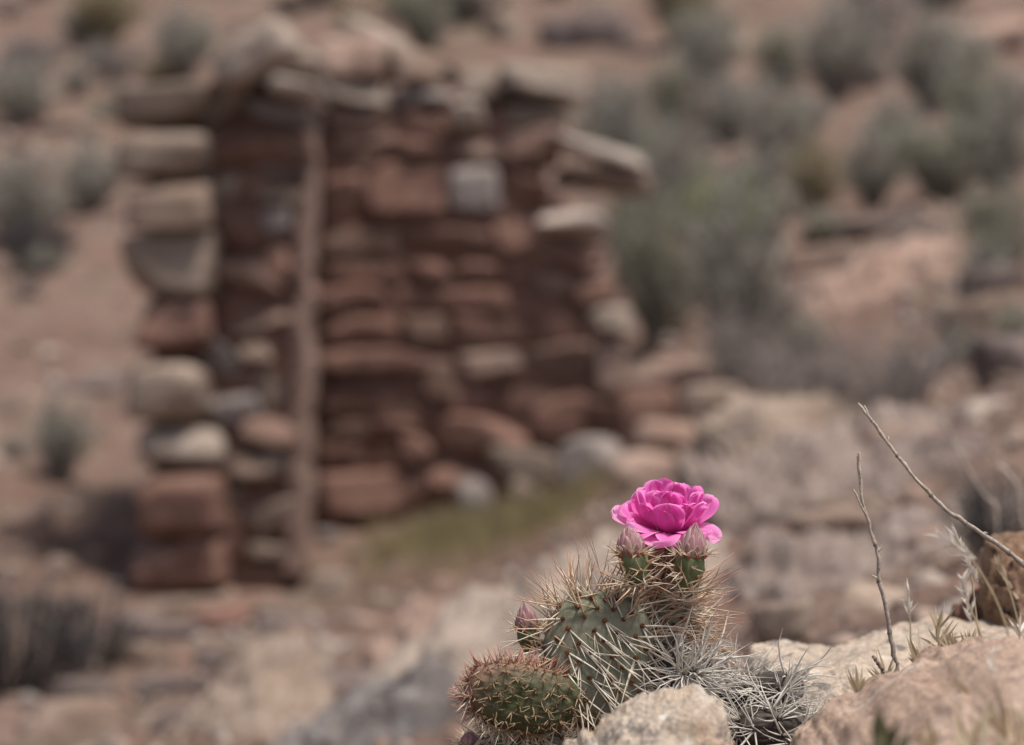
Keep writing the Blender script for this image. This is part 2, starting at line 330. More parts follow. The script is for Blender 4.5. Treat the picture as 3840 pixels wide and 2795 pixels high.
def ridge_rock(name, prof, D, front, back, zb, mat, label, seed=1, nu=220, nv=120, a=0.8, b=0.75, amp=0.01, freq=9, lean=0.0, cat='rock', steep=None):
    """A long rock whose crest follows the outline in photo pixels at distance D, with a sloping front and a back."""
    prof = np.array(prof, float); ppx = np.linspace(prof[0, 0], prof[-1, 0], nu); ppy = np.interp(ppx, prof[:, 0], prof[:, 1])
    th = np.linspace(0, np.pi, nv); x = (ppx - CX) * K * D; zr = CZ + (CY - ppy) * K * D
    k = np.array([1, 2, 1]) / 4.0
    for _ in range(2): zr[1:-1] = np.convolve(zr, k, 'same')[1:-1]
    ct = np.cos(th); st = np.sin(th)
    yy = np.where(ct > 0, -front, back) * np.abs(ct) ** a
    V = np.zeros((nu, nv, 3)); hz = np.maximum(zr - zb, 0.004)
    u = np.linspace(-1, 1, nu); wth = np.clip(1 - np.abs(u) ** 6, 0.02, 1) ** 0.5
    V[..., 0] = x[:, None] * (1 + 0.0 * yy[None]); V[..., 1] = D + yy[None] * wth[:, None] + lean * u[:, None]
    V[..., 2] = zb + hz[:, None] * (st[None] ** b)
    V = V.reshape(-1, 3)
    off = np.random.RandomState(seed).uniform(-40, 40, 3)
    dn = amp * (fbm(V * freq + off, 6, 0.55) + 0.6 * ridged(V * freq * 1.7 + off, 4) - 0.35)
    dn = dn + amp * .55 * fbm(np.stack([V[:, 0] * freq * .25, V[:, 1] * freq * .25, V[:, 2] * freq * 4.5], 1) + off, 3)
    dr = np.stack([np.repeat(u[:, None] ** 7 * 1.2, nv, 1).ravel(), np.repeat(-ct[None] * 0.8, nu, 0).ravel(), np.repeat(0.25 + st[None], nu, 0).ravel()], 1)
    V = V + dr * dn[:, None]
    ii = np.arange(nu * nv).reshape(nu, nv)
    F = np.stack([ii[:-1, :-1].ravel(), ii[1:, :-1].ravel(), ii[1:, 1:].ravel(), ii[:-1, 1:].ravel()], 1).tolist()
    F.append(ii[0].tolist()); F.append(ii[-1][::-1].tolist())
    F += [[int(ii[j, 0]), int(ii[j, -1]), int(ii[j + 1, -1]), int(ii[j + 1, 0])] for j in range(nu - 1)]
    return tag(mk(name, V, F, M[mat], loc=(float(x.mean()), D, zb)), label, cat)
C2 = lambda x, y: (2640 + x * 0.8208, 1440 + y * 0.8208)      # close-up of the right foreground -> photo pixels
C1 = lambda x, y: (1650 + x * 0.66335, 1700 + y * 0.66323)    # close-up of the cactus
C3 = lambda x, y: (2200 + x / 3.0017, 1720 + y / 3.0017)      # close-up of the flower
# foreground rocks
ridge_rock('rock', [C2(170, 1480), C2(200, 1290), C2(235, 1235), C2(280, 1208), C2(400, 1212), C2(460, 1222), C2(500, 1240), C2(580, 1222), C2(680, 1200), C2(800, 1178), C2(900, 1165), C2(1000, 1135), C2(1060, 1115), C2(1110, 1105), C2(1200, 1120), C2(1300, 1118), C2(1462, 1112), C2(1700, 1130), C2(1900, 1300)],
           1.62, 0.24, 0.16, 0.18, 'slab', 'long cream slab rock with a rough grey-stained top behind the dry twig', 3, amp=0.0075, freq=24, b=0.62)
ridge_rock('rock', [C2(380, 1720), C2(450, 1600), C2(560, 1510), C2(700, 1425), C2(850, 1355), C2(1000, 1290), C2(1120, 1225), C2(1250, 1190), C2(1462, 1172), C2(1800, 1160), C2(2050, 1400)],
           1.27, 0.30, 0.08, 0.22, 'rust', 'sloping reddish brown slab rock filling the lower right corner', 5, amp=0.008, freq=22, b=0.6)
ridge_rock('rock', [C1(700, 1760), C1(790, 1665), C1(900, 1560), C1(1020, 1470), C1(1130, 1395), C1(1230, 1348), C1(1330, 1322), C1(1420, 1325), C1(1500, 1365), C1(1570, 1430), C1(1620, 1520), C1(1645, 1660), C1(1660, 1780)],
           1.27, 0.07, 0.06, 0.2, 'white', 'cream lichen-blotched rock in front of the cactus base', 8, amp=0.008, freq=30, b=0.8)
ridge_rock('rock', [C2(1140, 1125), C2(1160, 1055), C2(1215, 990), C2(1275, 940), C2(1330, 890), C2(1420, 860), C2(1600, 860), C2(1750, 1130)],
           1.72, 0.05, 0.06, 0.2, 'rusty', 'crumbly rust red rock wedged under the dark crag at the right edge', 12, amp=0.012, freq=34, b=0.8, nu=140, nv=90)
ridge_rock('rock', [C2(1300, 1120), C2(1312, 900), C2(1300, 820), C2(1296, 765), C2(1330, 757), C2(1400, 763), C2(1470, 752), C2(1560, 775), C2(1640, 850), C2(1720, 1130)],
           1.68, 0.07, 0.08, 0.2, 'crag', 'jagged brown rock with black stains cut by the right edge', 14, amp=0.018, freq=20, b=0.42, nu=160, nv=110)
# ------------------------------------------------------------------ the ruin
def stone_block(parent, name, vx0, vy0, vx1, vy1, D, mat, tilt=0, depth=0.3, p=10, cuts=5, amp=0.05, sub=4, seed=None, label=None, loc=None, grow=1.12, sq=0.1):
    cxp, cyp = (vx0 + vx1) / 2, (vy0 + vy1) / 2; De = D + depth * .4; w = (vx1 - vx0) * VS * K * De * grow; h = (vy1 - vy0) * VS * K * De * grow
    c = av(cxp, cyp, De); seed = seed if seed is not None else rk.randrange(10 ** 6)
    t = R(abs(tilt)); h2 = max(0.4 * h, (h - w * math.sin(t)) / max(math.cos(t), .3)) if tilt else h
    V, F = rock_shape(seed, (w, depth, h2), sub, p, cuts, amp, True, bed=0.02, cutlo=0.8 if sq > .08 else .98, sq=sq)
    V = V @ rot(rk.uniform(-4, 4), tilt + rk.uniform(-2, 2), rk.uniform(-5, 5)).T + np.array([c[0], D + depth / 2, c[2]])
    o = mk(name, V, F, M[mat], parent, loc=(c[0], D + depth / 2, c[2] - h / 2))
    if label: o['label'] = label
    return o
def core(parent, name, pts_l, pts_r, ys_v, D0, D1, mat, seed, nx=60, nz=120):
    """Mud core: a thick closed body between a left and a right outline, given per row in photo pixels at D0."""
    vy = np.linspace(ys_v[0], ys_v[-1], nz); l = np.interp(vy, *zip(*pts_l)); r = np.interp(vy, *zip(*pts_r))
    V = []; 
    for side in (0, 1):
        D = D0 if side == 0 else D1
        for i in range(nz):
            for j in range(nx):
                q = av(l[i] + (r[i] - l[i]) * j / (nx - 1), vy[i], D0); V.append((q[0], D, q[2]))
    V = np.array(V); off = seed * 3.7; ii = np.arange(2 * nz * nx).reshape(2, nz, nx)
    V[:, 1] += np.where(np.arange(len(V)) < nz * nx, 1, -1) * (0.035 * fbm(V * 9 + off, 4)); V[:, 0] += 0.012 * fbm(V * 7 + off + 5, 3); 
    F = []
    for s in (0, 1):
        q = np.stack([ii[s, :-1, :-1].ravel(), ii[s, :-1, 1:].ravel(), ii[s, 1:, 1:].ravel(), ii[s, 1:, :-1].ravel()], 1)
        F += (q if s else q[:, ::-1]).tolist()
    loop = list(ii[0, 0, :]) + list(ii[0, 1:, -1]) + list(ii[0, -1, -2::-1]) + list(ii[0, -2:0:-1, 0])
    lb = [q + nz * nx for q in loop]; m = len(loop)
    for k in range(m): F.append([int(loop[k]), int(loop[(k + 1) % m]), int(lb[(k + 1) % m]), int(lb[k])])
    return mk(name, V, F, M[mat], parent)
DP, DM, DW = 7.0, 7.16, 7.85
b0 = av(480, 1320, DP)
pier = tag(empty('stone_pier', (b0[0], DP + 0.3, gz(b0[0], DP + 0.3))), 'ruined left pier of stacked tan and red stones with a mud plaster edge', 'ruin')
core(pier, 'mud_core', [(180, 470), (280, 330), (700, 335), (1320, 340)], [(180, 668), (1320, 640)], (180, 1460), DP + 0.22, DW + 0.1, 'mud', 2)
left_col = [(264, 180, 455, 278, 'tan', -4), (276, 290, 470, 400, 'tan', -1), (292, 408, 470, 512, 'brown', 0), (296, 518, 482, 655, 'tan', -1), (312, 664, 470, 782, 'red', 1),
            (284, 795, 466, 935, 'tan', 0), (300, 938, 492, 1040, 'cap', -2), (322, 1046, 500, 1188, 'red', 0), (306, 1190, 512, 1300, 'red', -1), (298, 1302, 520, 1372, 'brown', 1), (290, 1374, 530, 1450, 'redbrown', -1)]
for q in left_col: stone_block(pier, 'stone', *q[:4], DP + rk.uniform(-0.05, 0.05), q[4], q[5] + rk.uniform(-2, 2), 0.4, p=6 if q[1] in (795, 938, 290) else 22, amp=0.05, grow=1.08, sq=.06)
mid_col = [(440, 190, 560, 300, 'brown', -25), (470, 312, 640, 378, 'red', 0), (448, 382, 552, 452, 'tan', 8), (552, 366, 692, 412, 'grey', 2), (552, 420, 684, 472, 'tan', 12), (598, 472, 664, 532, 'grey', 0),
           (484, 470, 590, 560, 'red', 0), (490, 565, 640, 650, 'red', 2), (515, 662, 672, 752, 'pink', -22), (540, 758, 612, 800, 'brown', 0), (536, 806, 662, 912, 'tan', 0), (448, 752, 540, 850, 'grey', 20), (482, 856, 556, 960, 'grey', 80),
           (536, 918, 662, 990, 'red', 0), (528, 1000, 650, 1062, 'brown', 2), (494, 1072, 560, 1124, 'tan', 10), (546, 1086, 684, 1182, 'tan', -20), (552, 1190, 668, 1232, 'tan', 6), (520, 1240, 660, 1300, 'red', 0), (524, 1302, 664, 1390, 'redbrown', 0),
           (510, 960, 560, 1060, 'red', 0), (545, 222, 692, 296, 'grey', 8), (600, 300, 690, 366, 'red', 0), (500, 1130, 550, 1240, 'red', 0), (590, 540, 650, 650, 'red', 0)]
for q in mid_col: stone_block(pier, 'stone', *q[:4], DM + rk.uniform(-0.03, 0.05), {'red': 'redbrown'}.get(q[4], q[4]) if rk.random() < .6 else q[4], q[5] + rk.uniform(-4, 4), 0.35, amp=0.07, p=14, grow=1.12, sq=.08)
# plastered jamb
pl = []
nzp = 90
for i in range(nzp):
    f = i / (nzp - 1); vy = 262 + f * (1275 - 262); jg = 5 * perlin(np.array([[vy * .031, 3.3, 1.1]]))[0] + 1.5 * perlin(np.array([[vy * .09, 8.3, 1.1]]))[0]; x0 = 668 - 42 * f ** 0.8 + jg; x1 = 688 - 16 * f ** 0.8 + jg + 4 * perlin(np.array([[vy * .02, 5.3, 7.1]]))[0]
    for vx, D in ((x0, DM + 0.02), (x1, DM + 0.0), (x1 + 2, DM + 0.3), (x0, DM + 0.3)):
        q = av(vx, vy, DM); w = 0.012 * perlin(np.array([[1.7, vy * 0.012, D]]))[0] + 0.003 * perlin(np.array([[vx * .02, vy * 0.05, D]]))[0]; pl.append((q[0] + w * 2, D + w, q[2]))
Fp = [[i * 4 + j, i * 4 + (j + 1) % 4, i * 4 + 4 + (j + 1) % 4, i * 4 + 4 + j] for i in range(nzp - 1) for j in range(4)] + [[3, 2, 1, 0], [nzp * 4 - 4, nzp * 4 - 3, nzp * 4 - 2, nzp * 4 - 1]]
o = mk('plaster_jamb', pl, Fp, M['plaster'], pier, smooth=False)
md = o.modifiers.new('bevel', 'BEVEL'); md.width = 0.012; md.segments = 3; md.limit_method = 'ANGLE'
# right wall
b1 = av(1030, 1130, DW)
wall = tag(empty('stone_wall', (b1[0], DW + 0.2, gz(b1[0], DW + 0.2))), 'dark red stone wall of the ruin with a stepped broken right end', 'ruin')
edge_y = [(236, 1180), (300, 1235), (370, 1240), (380, 1225), (470, 1225), (520, 1325), (600, 1330), (700, 1352), (760, 1372), (900, 1385), (1140, 1395), (1200, 1395)]
core(wall, 'mud_core', [(236, 700), (1180, 690)], [(y, x - 28) for y, x in edge_y], (236, 1180), DW + 0.045, DW + 0.5, 'mud', 5)
W = [(722, 245, 870, 292, 'redbrown', 0), (722, 296, 872, 340, 'redbrown', -1), (738, 344, 838, 388, 'redbrown', 0), (716, 396, 822, 522, 'red', 0), (828, 362, 988, 484, 'red', 0), (990, 376, 1098, 472, 'grey', 0), (1020, 312, 1204, 372, 'pink', 4),
     (1100, 376, 1212, 470, 'red', 20), (880, 250, 1000, 306, 'red', 0), (884, 310, 1010, 356, 'red', 0), (1018, 760, 1152, 846, 'pink', -12), (718, 764, 932, 822, 'red', 2), (1160, 756, 1312, 832, 'redbrown', 0), (930, 790, 1016, 884, 'redbrown', 0),
     (1172, 868, 1296, 974, 'red', 0), (956, 926, 1172, 1012, 'red', 0), (878, 962, 952, 1028, 'red', 0), (712, 1040, 952, 1142, 'red', -3), (1180, 540, 1335, 604, 'red', 0), (1170, 606, 1290, 650, 'redbrown', 0), (1264, 610, 1352, 688, 'red', 0),
     (1120, 240, 1252, 286, 'tan', 0), (1120, 290, 1240, 366, 'redbrown', 0), (960, 1030, 1070, 1080, 'red', 0), (1070, 1040, 1200, 1100, 'redbrown', 0), (1290, 880, 1390, 960, 'red', 0), (1310, 760, 1380, 870, 'pink', 0), (1210, 440, 1250, 470, 'red', 0)]
for q in W: stone_block(wall, 'stone', *q[:4], DW + rk.uniform(-0.02, 0.01), q[4], q[5] + rk.uniform(-2, 2), 0.32, p=20 if q[4] != 'grey' else 8, amp=0.045, grow=1.11, sq=.07)
y = 240; nfill = 0
while y < 1140:
    h = rk.uniform(46, 84); x = 706 + rk.uniform(-8, 10); ex = np.interp(y + h / 2, *zip(*edge_y)) - 8
    while x < ex - 25:
        w = min(rk.uniform(85, 200), ex - x); r_ = (x + 1, y + 1, x + w - 2, y + h - 2)
        ov = sum(max(0, min(r_[2], q[2]) - max(r_[0], q[0])) * max(0, min(r_[3], q[3]) - max(r_[1], q[1])) for q in W) / ((r_[2] - r_[0]) * (r_[3] - r_[1]))
        if ov < 0.42 and nfill < 90:
            stone_block(wall, 'stone', *r_, DW + (0.02 if ov > 0.08 else 0.01) + rk.uniform(-0.015, 0.012), rk.choice(['red'] * 5 + ['redbrown'] * 2), rk.uniform(-4, 4), 0.3, sub=3, p=26, cuts=4, amp=0.035, grow=1.13, sq=.06); nfill += 1
        x += w
    y += h
# loose stones on top of the ruin: each can be lifted off
caps = [((462, 40, 655, 212), 'tan', -24, 6.96, 'large tilted tan boulder balanced on the top of the left pier'),
        ((608, 108, 712, 182), 'tan', 6, 7.06, 'small tan stone between the tilted boulder and the plaster edge'),
        ((598, 180, 712, 226), 'pale', 8, 7.02, 'flat pale slab just left of the plaster edge top'),
        ((708, 78, 846, 190), 'pink', 0, 7.72, 'rounded reddish stone on the wall top right of the plaster edge'),
        ((752, 30, 896, 185), 'tan', 26, 7.98, 'tan slab arching behind the rounded reddish stone'),
        ((712, 188, 862, 238), 'tan', 0, 7.76, 'long flat tan slab under the rounded reddish stone'),
        ((866, 108, 990, 192), 'brown', 6, 7.75, 'dark brown stone in the middle of the wall top'),
        ((940, 118, 1020, 190), 'tan', 30, 7.9, 'leaning tan stone behind the dark brown stone on the wall'),
        ((862, 194, 1010, 242), 'grey', -2, 7.76, 'flat grey slab under the dark brown stone'),
        ((1020, 160, 1140, 236), 'tan', 2, 7.78, 'tan stone butted against the left of the big right capstone'),
        ((1118, 142, 1292, 236), 'tan', 5, 7.72, 'big rounded tan capstone overhanging the right of the wall top'),
        ((1000, 238, 1078, 298), 'tan', 0, 7.74, 'small bright tan cobble set below the wall top'),
        ((1236, 304, 1432, 376), 'pale', 14, 7.72, 'bright pale slab jutting out to the right from the wall'),
        ((1236, 366, 1440, 432), 'brown', 5, 7.8, 'dull brown slab under the jutting pale slab'),
        ((1196, 474, 1342, 534), 'pale', 2, 7.7, 'bright white flat stone on the stepped end of the wall'),
        ((1296, 680, 1396, 746), 'tan', 4, 7.72, 'tan stone sticking out of the right wall end at mid height')]
for q, mt, tl, D, lb in caps:
    mt = 'cap' if mt == 'tan' else mt
    o = stone_block(None, 'stone', *q, D + (rk.uniform(.06, .1) if D > 7.5 else rk.uniform(-.05, .02)), mt, tl, 0.36, p=7, amp=0.08, label=lb); tag(o, cat='stone', group='loose stones on the ruin')
# ------------------------------------------------------------------ boulders and rubble on the slopes (photo boxes in 2268-wide pixels)
RK = [(1070, 988, 1242, 1044, 'tan', 'pale slab lying at the foot of the red wall', {'D': 7.5, 'tilt': 2}), (1005, 1058, 1092, 1132, 'grey', 'bluish grey stone on the grass below the pale slab', {'D': 7.4}), (1112, 1058, 1216, 1112, 'tan', 'tan slanted stone below the white slab at the wall foot', {'D': 7.4, 'tilt': 25}),
      (1236, 965, 1384, 1118, 'grey', 'upright grey-brown slab leaning on the lower right of the wall', {'D': 7.3, 'cuts': 12}), (1362, 1000, 1566, 1090, 'pink', 'pink flat slab right of the upright grey slab', {'D': 6.6, 'tilt': 8}), (1384, 790, 1610, 862, 'pink', 'long pink slab sticking out at the right foot of the wall', {'D': 7.5, 'tilt': 2}),
      (1370, 858, 1500, 960, 'red', 'red block under the long pink slab', {'D': 7.4}), (1500, 850, 1640, 940, 'tan', 'tan block at the right end of the long pink slab', {'D': 7.1}), (1400, 930, 1560, 1004, 'pink', 'pink stone between the red block and the flat slab', {'D': 7.0}),
      (1770, 1090, 1990, 1185, 'brown', 'brown ledge stone with a dark undercut below the greyish shelf', {'D': 3.95, 'depth': .3, 'tilt': -4, 'cuts': 12}), (1880, 938, 2066, 1030, 'pink', 'pink boulder beneath the grey dead shrub', {'D': 4.6}), (2130, 885, 2268, 966, 'pale', 'whitish rock with a dark underside near the right edge', {'D': 4.7}), (2040, 960, 2200, 1130, 'dark', 'dark grey rock behind the long leaning twig', {'D': 4.2}),
      (1640, 1200, 1830, 1320, 'brown', 'brown weathered stone to the right of the spiny pad', {'D': 3.3, 'cuts': 12}),
      (1820, 1290, 2010, 1450, 'tan', 'tan boulder low behind the upright twig', {'D': 2.7}), (1750, 1120, 1960, 1230, 'brown', 'reddish flat stone low between the brown ledge and the twig', {'D': 3.5}), (2000, 1160, 2200, 1330, 'pink', 'pinkish stone behind the dry grass heads', {'D': 3.2}), (1660, 1330, 1800, 1420, 'tan', 'small tan stone behind the white dead spines', {'D': 2.6}),
      (1730, 540, 1910, 610, 'pink', 'pinkish stone left of the flat lit rock', {'tilt': -8}), (1740, 470, 2090, 545, 'dark', 'long dark ledge under the grey-green shrubs', {'tilt': -8, 'depth': .4}), (2120, 590, 2290, 690, 'dark', 'dark cleft rock at the right edge', {}), (2090, 655, 2300, 790, 'brown', 'brown boulder below the dark cleft rock', {}),  # long ledge and cleft rock: shadow put into their dark colour
      (2140, 740, 2300, 880, 'dark', 'dark boulder at the right edge above the whitish rock', {}), (2060, 660, 2130, 740, 'tan', 'small tan rock left of the brown boulder', {}), (1190, 20, 1420, 125, 'dark', 'big dark brown boulder at the top behind the wall', {'cuts': 9}), (1560, 80, 1720, 150, 'tan', 'tan rock high on the slope', {}), (1670, 130, 1740, 210, 'pink', 'pale pink stone left of the tall grey shrub', {}),
      (1060, 20, 1170, 100, 'tan', 'tan rock left of the big dark boulder', {}), (2030, 40, 2290, 140, 'pink', 'broad pink bare rock at the top right', {'tilt': -10}), (2060, 170, 2200, 230, 'tan', 'tan flat stone under the broad bare rock', {}), (1230, 150, 1330, 200, 'brown', 'brown stone beside the right capstone', {}), 
      (0, 1120, 130, 1230, 'pink', 'pink slab at the left edge', {'tilt': -8}), (0, 380, 60, 460, 'dark', 'dark rock at the left edge above the dark shrub', {}), (0, 95, 120, 155, 'dark', 'dark rock high at the left edge', {}), (170, 120, 260, 165, 'grey', 'grey stone high on the left slope', {}),
      (110, 820, 290, 890, 'dark', 'dark low ledge left of the pier', {'tilt': -6}), (60, 260, 250, 320, 'brown', 'brown flat stone left of the pier top', {}),
      (690, 1262, 790, 1360, 'tan', 'tan stone at the right foot of the pier', {}), (768, 1358, 856, 1416, 'pink', 'small orange-tan stone on the floor below the grass', {}), (480, 1405, 660, 1520, 'tan', 'tan rock below the foot of the pier', {}), (290, 1320, 430, 1400, 'brown', 'brown rubble stone under the pier', {}), (520, 1320, 700, 1400, 'brown', 'brown rubble block under the plaster edge', {}),
      (240, 1425, 350, 1500, 'brown', 'brown stone right of the dark shrub at lower left', {}), (300, 1490, 480, 1580, 'dark', 'dark brown rock in the lower left', {}), (820, 1420, 1100, 1560, 'tan', 'tan rock above the slanting lichen rock', {'tilt': -16, 'D': 4.4}), (760, 1580, 1010, 1700, 'brown', 'reddish brown rock at the bottom left of the cactus', {'D': 3.7}), (60, 1540, 300, 1670, 'brown', 'brown rock at the lower left corner', {}), (300, 1370, 470, 1450, 'dark', 'dark rubble stone below the left pier stones', {}), (560, 1360, 720, 1440, 'dark', 'dark rubble stone below the plaster edge', {}), (420, 1340, 560, 1420, 'red', 'red rubble stone at the middle of the pier foot', {}), (120, 1500, 260, 1590, 'dark', 'dark stone in the middle of the lower left rubble', {}), (240, 1360, 350, 1440, 'dark', 'dark block against the left foot of the pier', {'D': 6.3}), (430, 1440, 540, 1530, 'dark', 'dark cracked stone right of the lower left brown rock', {'D': 5.2}), (560, 1430, 680, 1490, 'brown', 'brown block on the slope under the plaster edge', {'D': 5.3}), (660, 1380, 760, 1450, 'dark', 'dark stone between the pier and the orange-tan stone', {'D': 5.8}), (330, 1560, 460, 1650, 'dark', 'dark stone at the bottom edge left of the tan slab', {'D': 4.2}), (700, 1480, 860, 1560, 'dark', 'dark stone left of the slanting lichen rock', {}),
      ]
VP = lambda *pp: [(x * VS, y * VS) for x, y in pp]
ridge_rock('rock', VP((560, 1740), (620, 1665), (720, 1590), (820, 1520), (920, 1440), (1010, 1375), (1110, 1335), (1180, 1295), (1260, 1245), (1340, 1205), (1420, 1160), (1490, 1150), (1570, 1185), (1650, 1260), (1720, 1400)), 3.8, 0.6, 0.5, -0.2, 'cap', 'pale rock bank rising behind the cactus towards the flower', 31, amp=0.04, freq=7, a=0.9, b=0.6)
ridge_rock('rock', VP((1480, 1180), (1540, 1080), (1640, 1020), (1750, 995), (1880, 1005), (2030, 995), (2110, 1050), (2170, 1170)), 4.35, 0.5, 0.5, 0.0, 'rubble', 'long greyish rock shelf crossing behind the upright twig', 33, amp=0.07, freq=7, a=0.9, b=0.7)
def bank(prof, D, mt, label, seed, front=.5, back=.5, drop=.35, amp=.055, freq=7):
    prof = VP(*prof); zt = min(at(p[0], p[1], D)[2] for p in prof); ridge_rock('rock', prof, D, front, back, zt - drop, mt, label, seed, amp=amp, freq=freq, a=.9, b=.6, nu=160, nv=90)
bank(((250, 1730), (340, 1640), (430, 1560), (520, 1490), (600, 1440), (670, 1450), (740, 1530), (800, 1700)), 4.4, 'tan', 'long tan slab slanting up from the bottom edge', 41)
bank(((520, 1760), (610, 1690), (700, 1620), (790, 1560), (880, 1500), (950, 1462), (1000, 1468), (1030, 1540), (1050, 1700)), 3.25, 'lichen', 'blue-grey lichen blotched rock slanting along the bottom edge left of the cactus', 42, .12, .3, .35, .03, 6)
bank(((780, 1520), (860, 1420), (930, 1370), (1000, 1352), (1070, 1370), (1150, 1440), (1200, 1520)), 4.8, 'pink', 'pale pinkish rock left of the cactus bud', 43)
bank(((1520, 1380), (1600, 1290), (1690, 1225), (1800, 1200), (1930, 1205), (2060, 1160), (2180, 1120), (2268, 1125), (2360, 1200)), 3.3, 'rubble', 'broad grey weathered slab low behind both dry twigs', 44, .4, .35, .25, .045, 10)
bank(((1830, 990), (1900, 945), (1990, 925), (2080, 945), (2170, 915), (2268, 885), (2360, 900)), 5.0, 'rubble', 'long weathered slab stepping up to the right edge', 45)
bank(((1560, 960), (1640, 905), (1740, 880), (1830, 890), (1900, 950)), 5.6, 'tan', 'pale tan slab between the flat pink slab and the dead shrub', 46)
bank(((1680, 700), (1800, 640), (1920, 580), (2040, 545), (2140, 560), (2200, 640)), 8.2, 'pink', 'broad lit pink slab below the dark shadow ledge', 47)
for q in RK: rock(*q[:6], group='rocks on the slope', **q[6])
# smaller countable stones, told apart by where they lie
def in_box(px, py, boxes): return any(b[0] < px < b[2] and b[1] < py < b[3] for b in boxes)
regions = [((1650, 860, 2268, 1400), 60, (24, 76), 'weathered stones strewn over the bank right of the flower', 'small blurred stone on the bank right of the flower'),
           ((1420, 0, 2268, 860), 44, (24, 70), 'stones among the shrubs on the right slope', 'small blurred stone among the shrubs on the right slope'),
           ((0, 0, 280, 900), 26, (22, 70), 'stones on the slope left of the pier', 'small blurred stone on the slope left of the pier'),
           ((0, 1180, 1080, 1651), 34, (30, 110), 'stones on the bank below the ruin', 'small blurred stone on the bank below the ruin'),
           ((720, 1130, 1240, 1340), 12, (18, 50), 'stones on the grassy floor of the ruin', 'small stone on the grassy floor of the ruin'),
           ((300, 0, 1400, 110), 16, (24, 70), 'stones on the hillside above the ruin', 'small blurred stone on the hillside above the ruin')]
protos = []
for mt in ('tan', 'pink', 'brown', 'grey', 'tan', 'pink', 'dark', 'pale'):
    V, F = rock_shape(rk.randrange(10 ** 6), (1, 0.8, 0.55), 3, 8, 8, 0.07, True, bed=0.04)
    me = bpy.data.meshes.new('stone'); me.from_pydata(V.tolist(), [], F.tolist()); me.polygons.foreach_set('use_smooth', [True] * len(F)); me.materials.append(M[mt]); protos.append(me)
for (x0, y0, x1, y1), cnt, (s0, s1), grp, lb in regions:
    for k in range(cnt):
        vx, vy = rk.uniform(x0, x1), rk.uniform(y0, y1); D = ground_D(vx * VS, vy * VS)
        if 690 < vx < 1400 and 6.6 < D < 8.6 and vy < 1130: continue
        if 270 < vx < 720 and 6.8 < D < 8.2: continue
        s = rk.uniform(s0, s1) * VS * K * D * rk.uniform(0.6, 1)
        w = at(vx * VS, vy * VS, D); o = bpy.data.objects.new('stone', rk.choice(protos)); COL.objects.link(o)
        o.location = (w[0], D, gz(w[0], D) + 0.1 * s); o.scale = (s, s * rk.uniform(0.8, 1.2), s * rk.uniform(0.7, 1.3)); o.rotation_euler = (R(rk.uniform(-12, 12)), R(rk.uniform(-14, 14)), rk.uniform(0, 6.28))
        tag(o, lb, 'stone', grp)
# gravel
gv, gf = ico(1); mb = MB(); rs = np.random.RandomState(5)
for k in range(2000):
    D = math.exp(rs.uniform(math.log(1.75), math.log(16))); px = rs.uniform(-300, 4200); x = (px - CX) * K * D
    if 6.7 < D < 8.4 and 480 < px < 2350: continue
    s = (0.005 + 0.012 * rs.rand() ** 2) * (0.7 + 0.3 * D ** 0.8); q = gv * (s * rs.uniform(0.5, 1.2, 3)) * (1 + 0.2 * rs.normal(size=(len(gv), 1)))
    cc = [(0.32, 0.24, 0.195), (0.27, 0.19, 0.15), (0.22, 0.145, 0.11), (0.25, 0.21, 0.19), (0.14, 0.105, 0.095), (0.38, 0.31, 0.265)][rs.randint(6)]
    mb.add(np.array([x, D, 0]) + q, gf, cc)
Vg = np.vstack(mb.V); ctr = Vg.reshape(-1, len(gv), 3).mean(1); hz = ground_z(ctr[:, 0], ctr[:, 1]); Vg[:, 2] += np.repeat(hz, len(gv)); mb.V = [Vg]
M['gravel'] = attr_mat('gravel', 0.95, 0, 0.1, nz=(60, 0.3))
tag(mb.build('gravel', M['gravel']), 'loose gravel spread over the desert slope', 'gravel', kind='stuff')
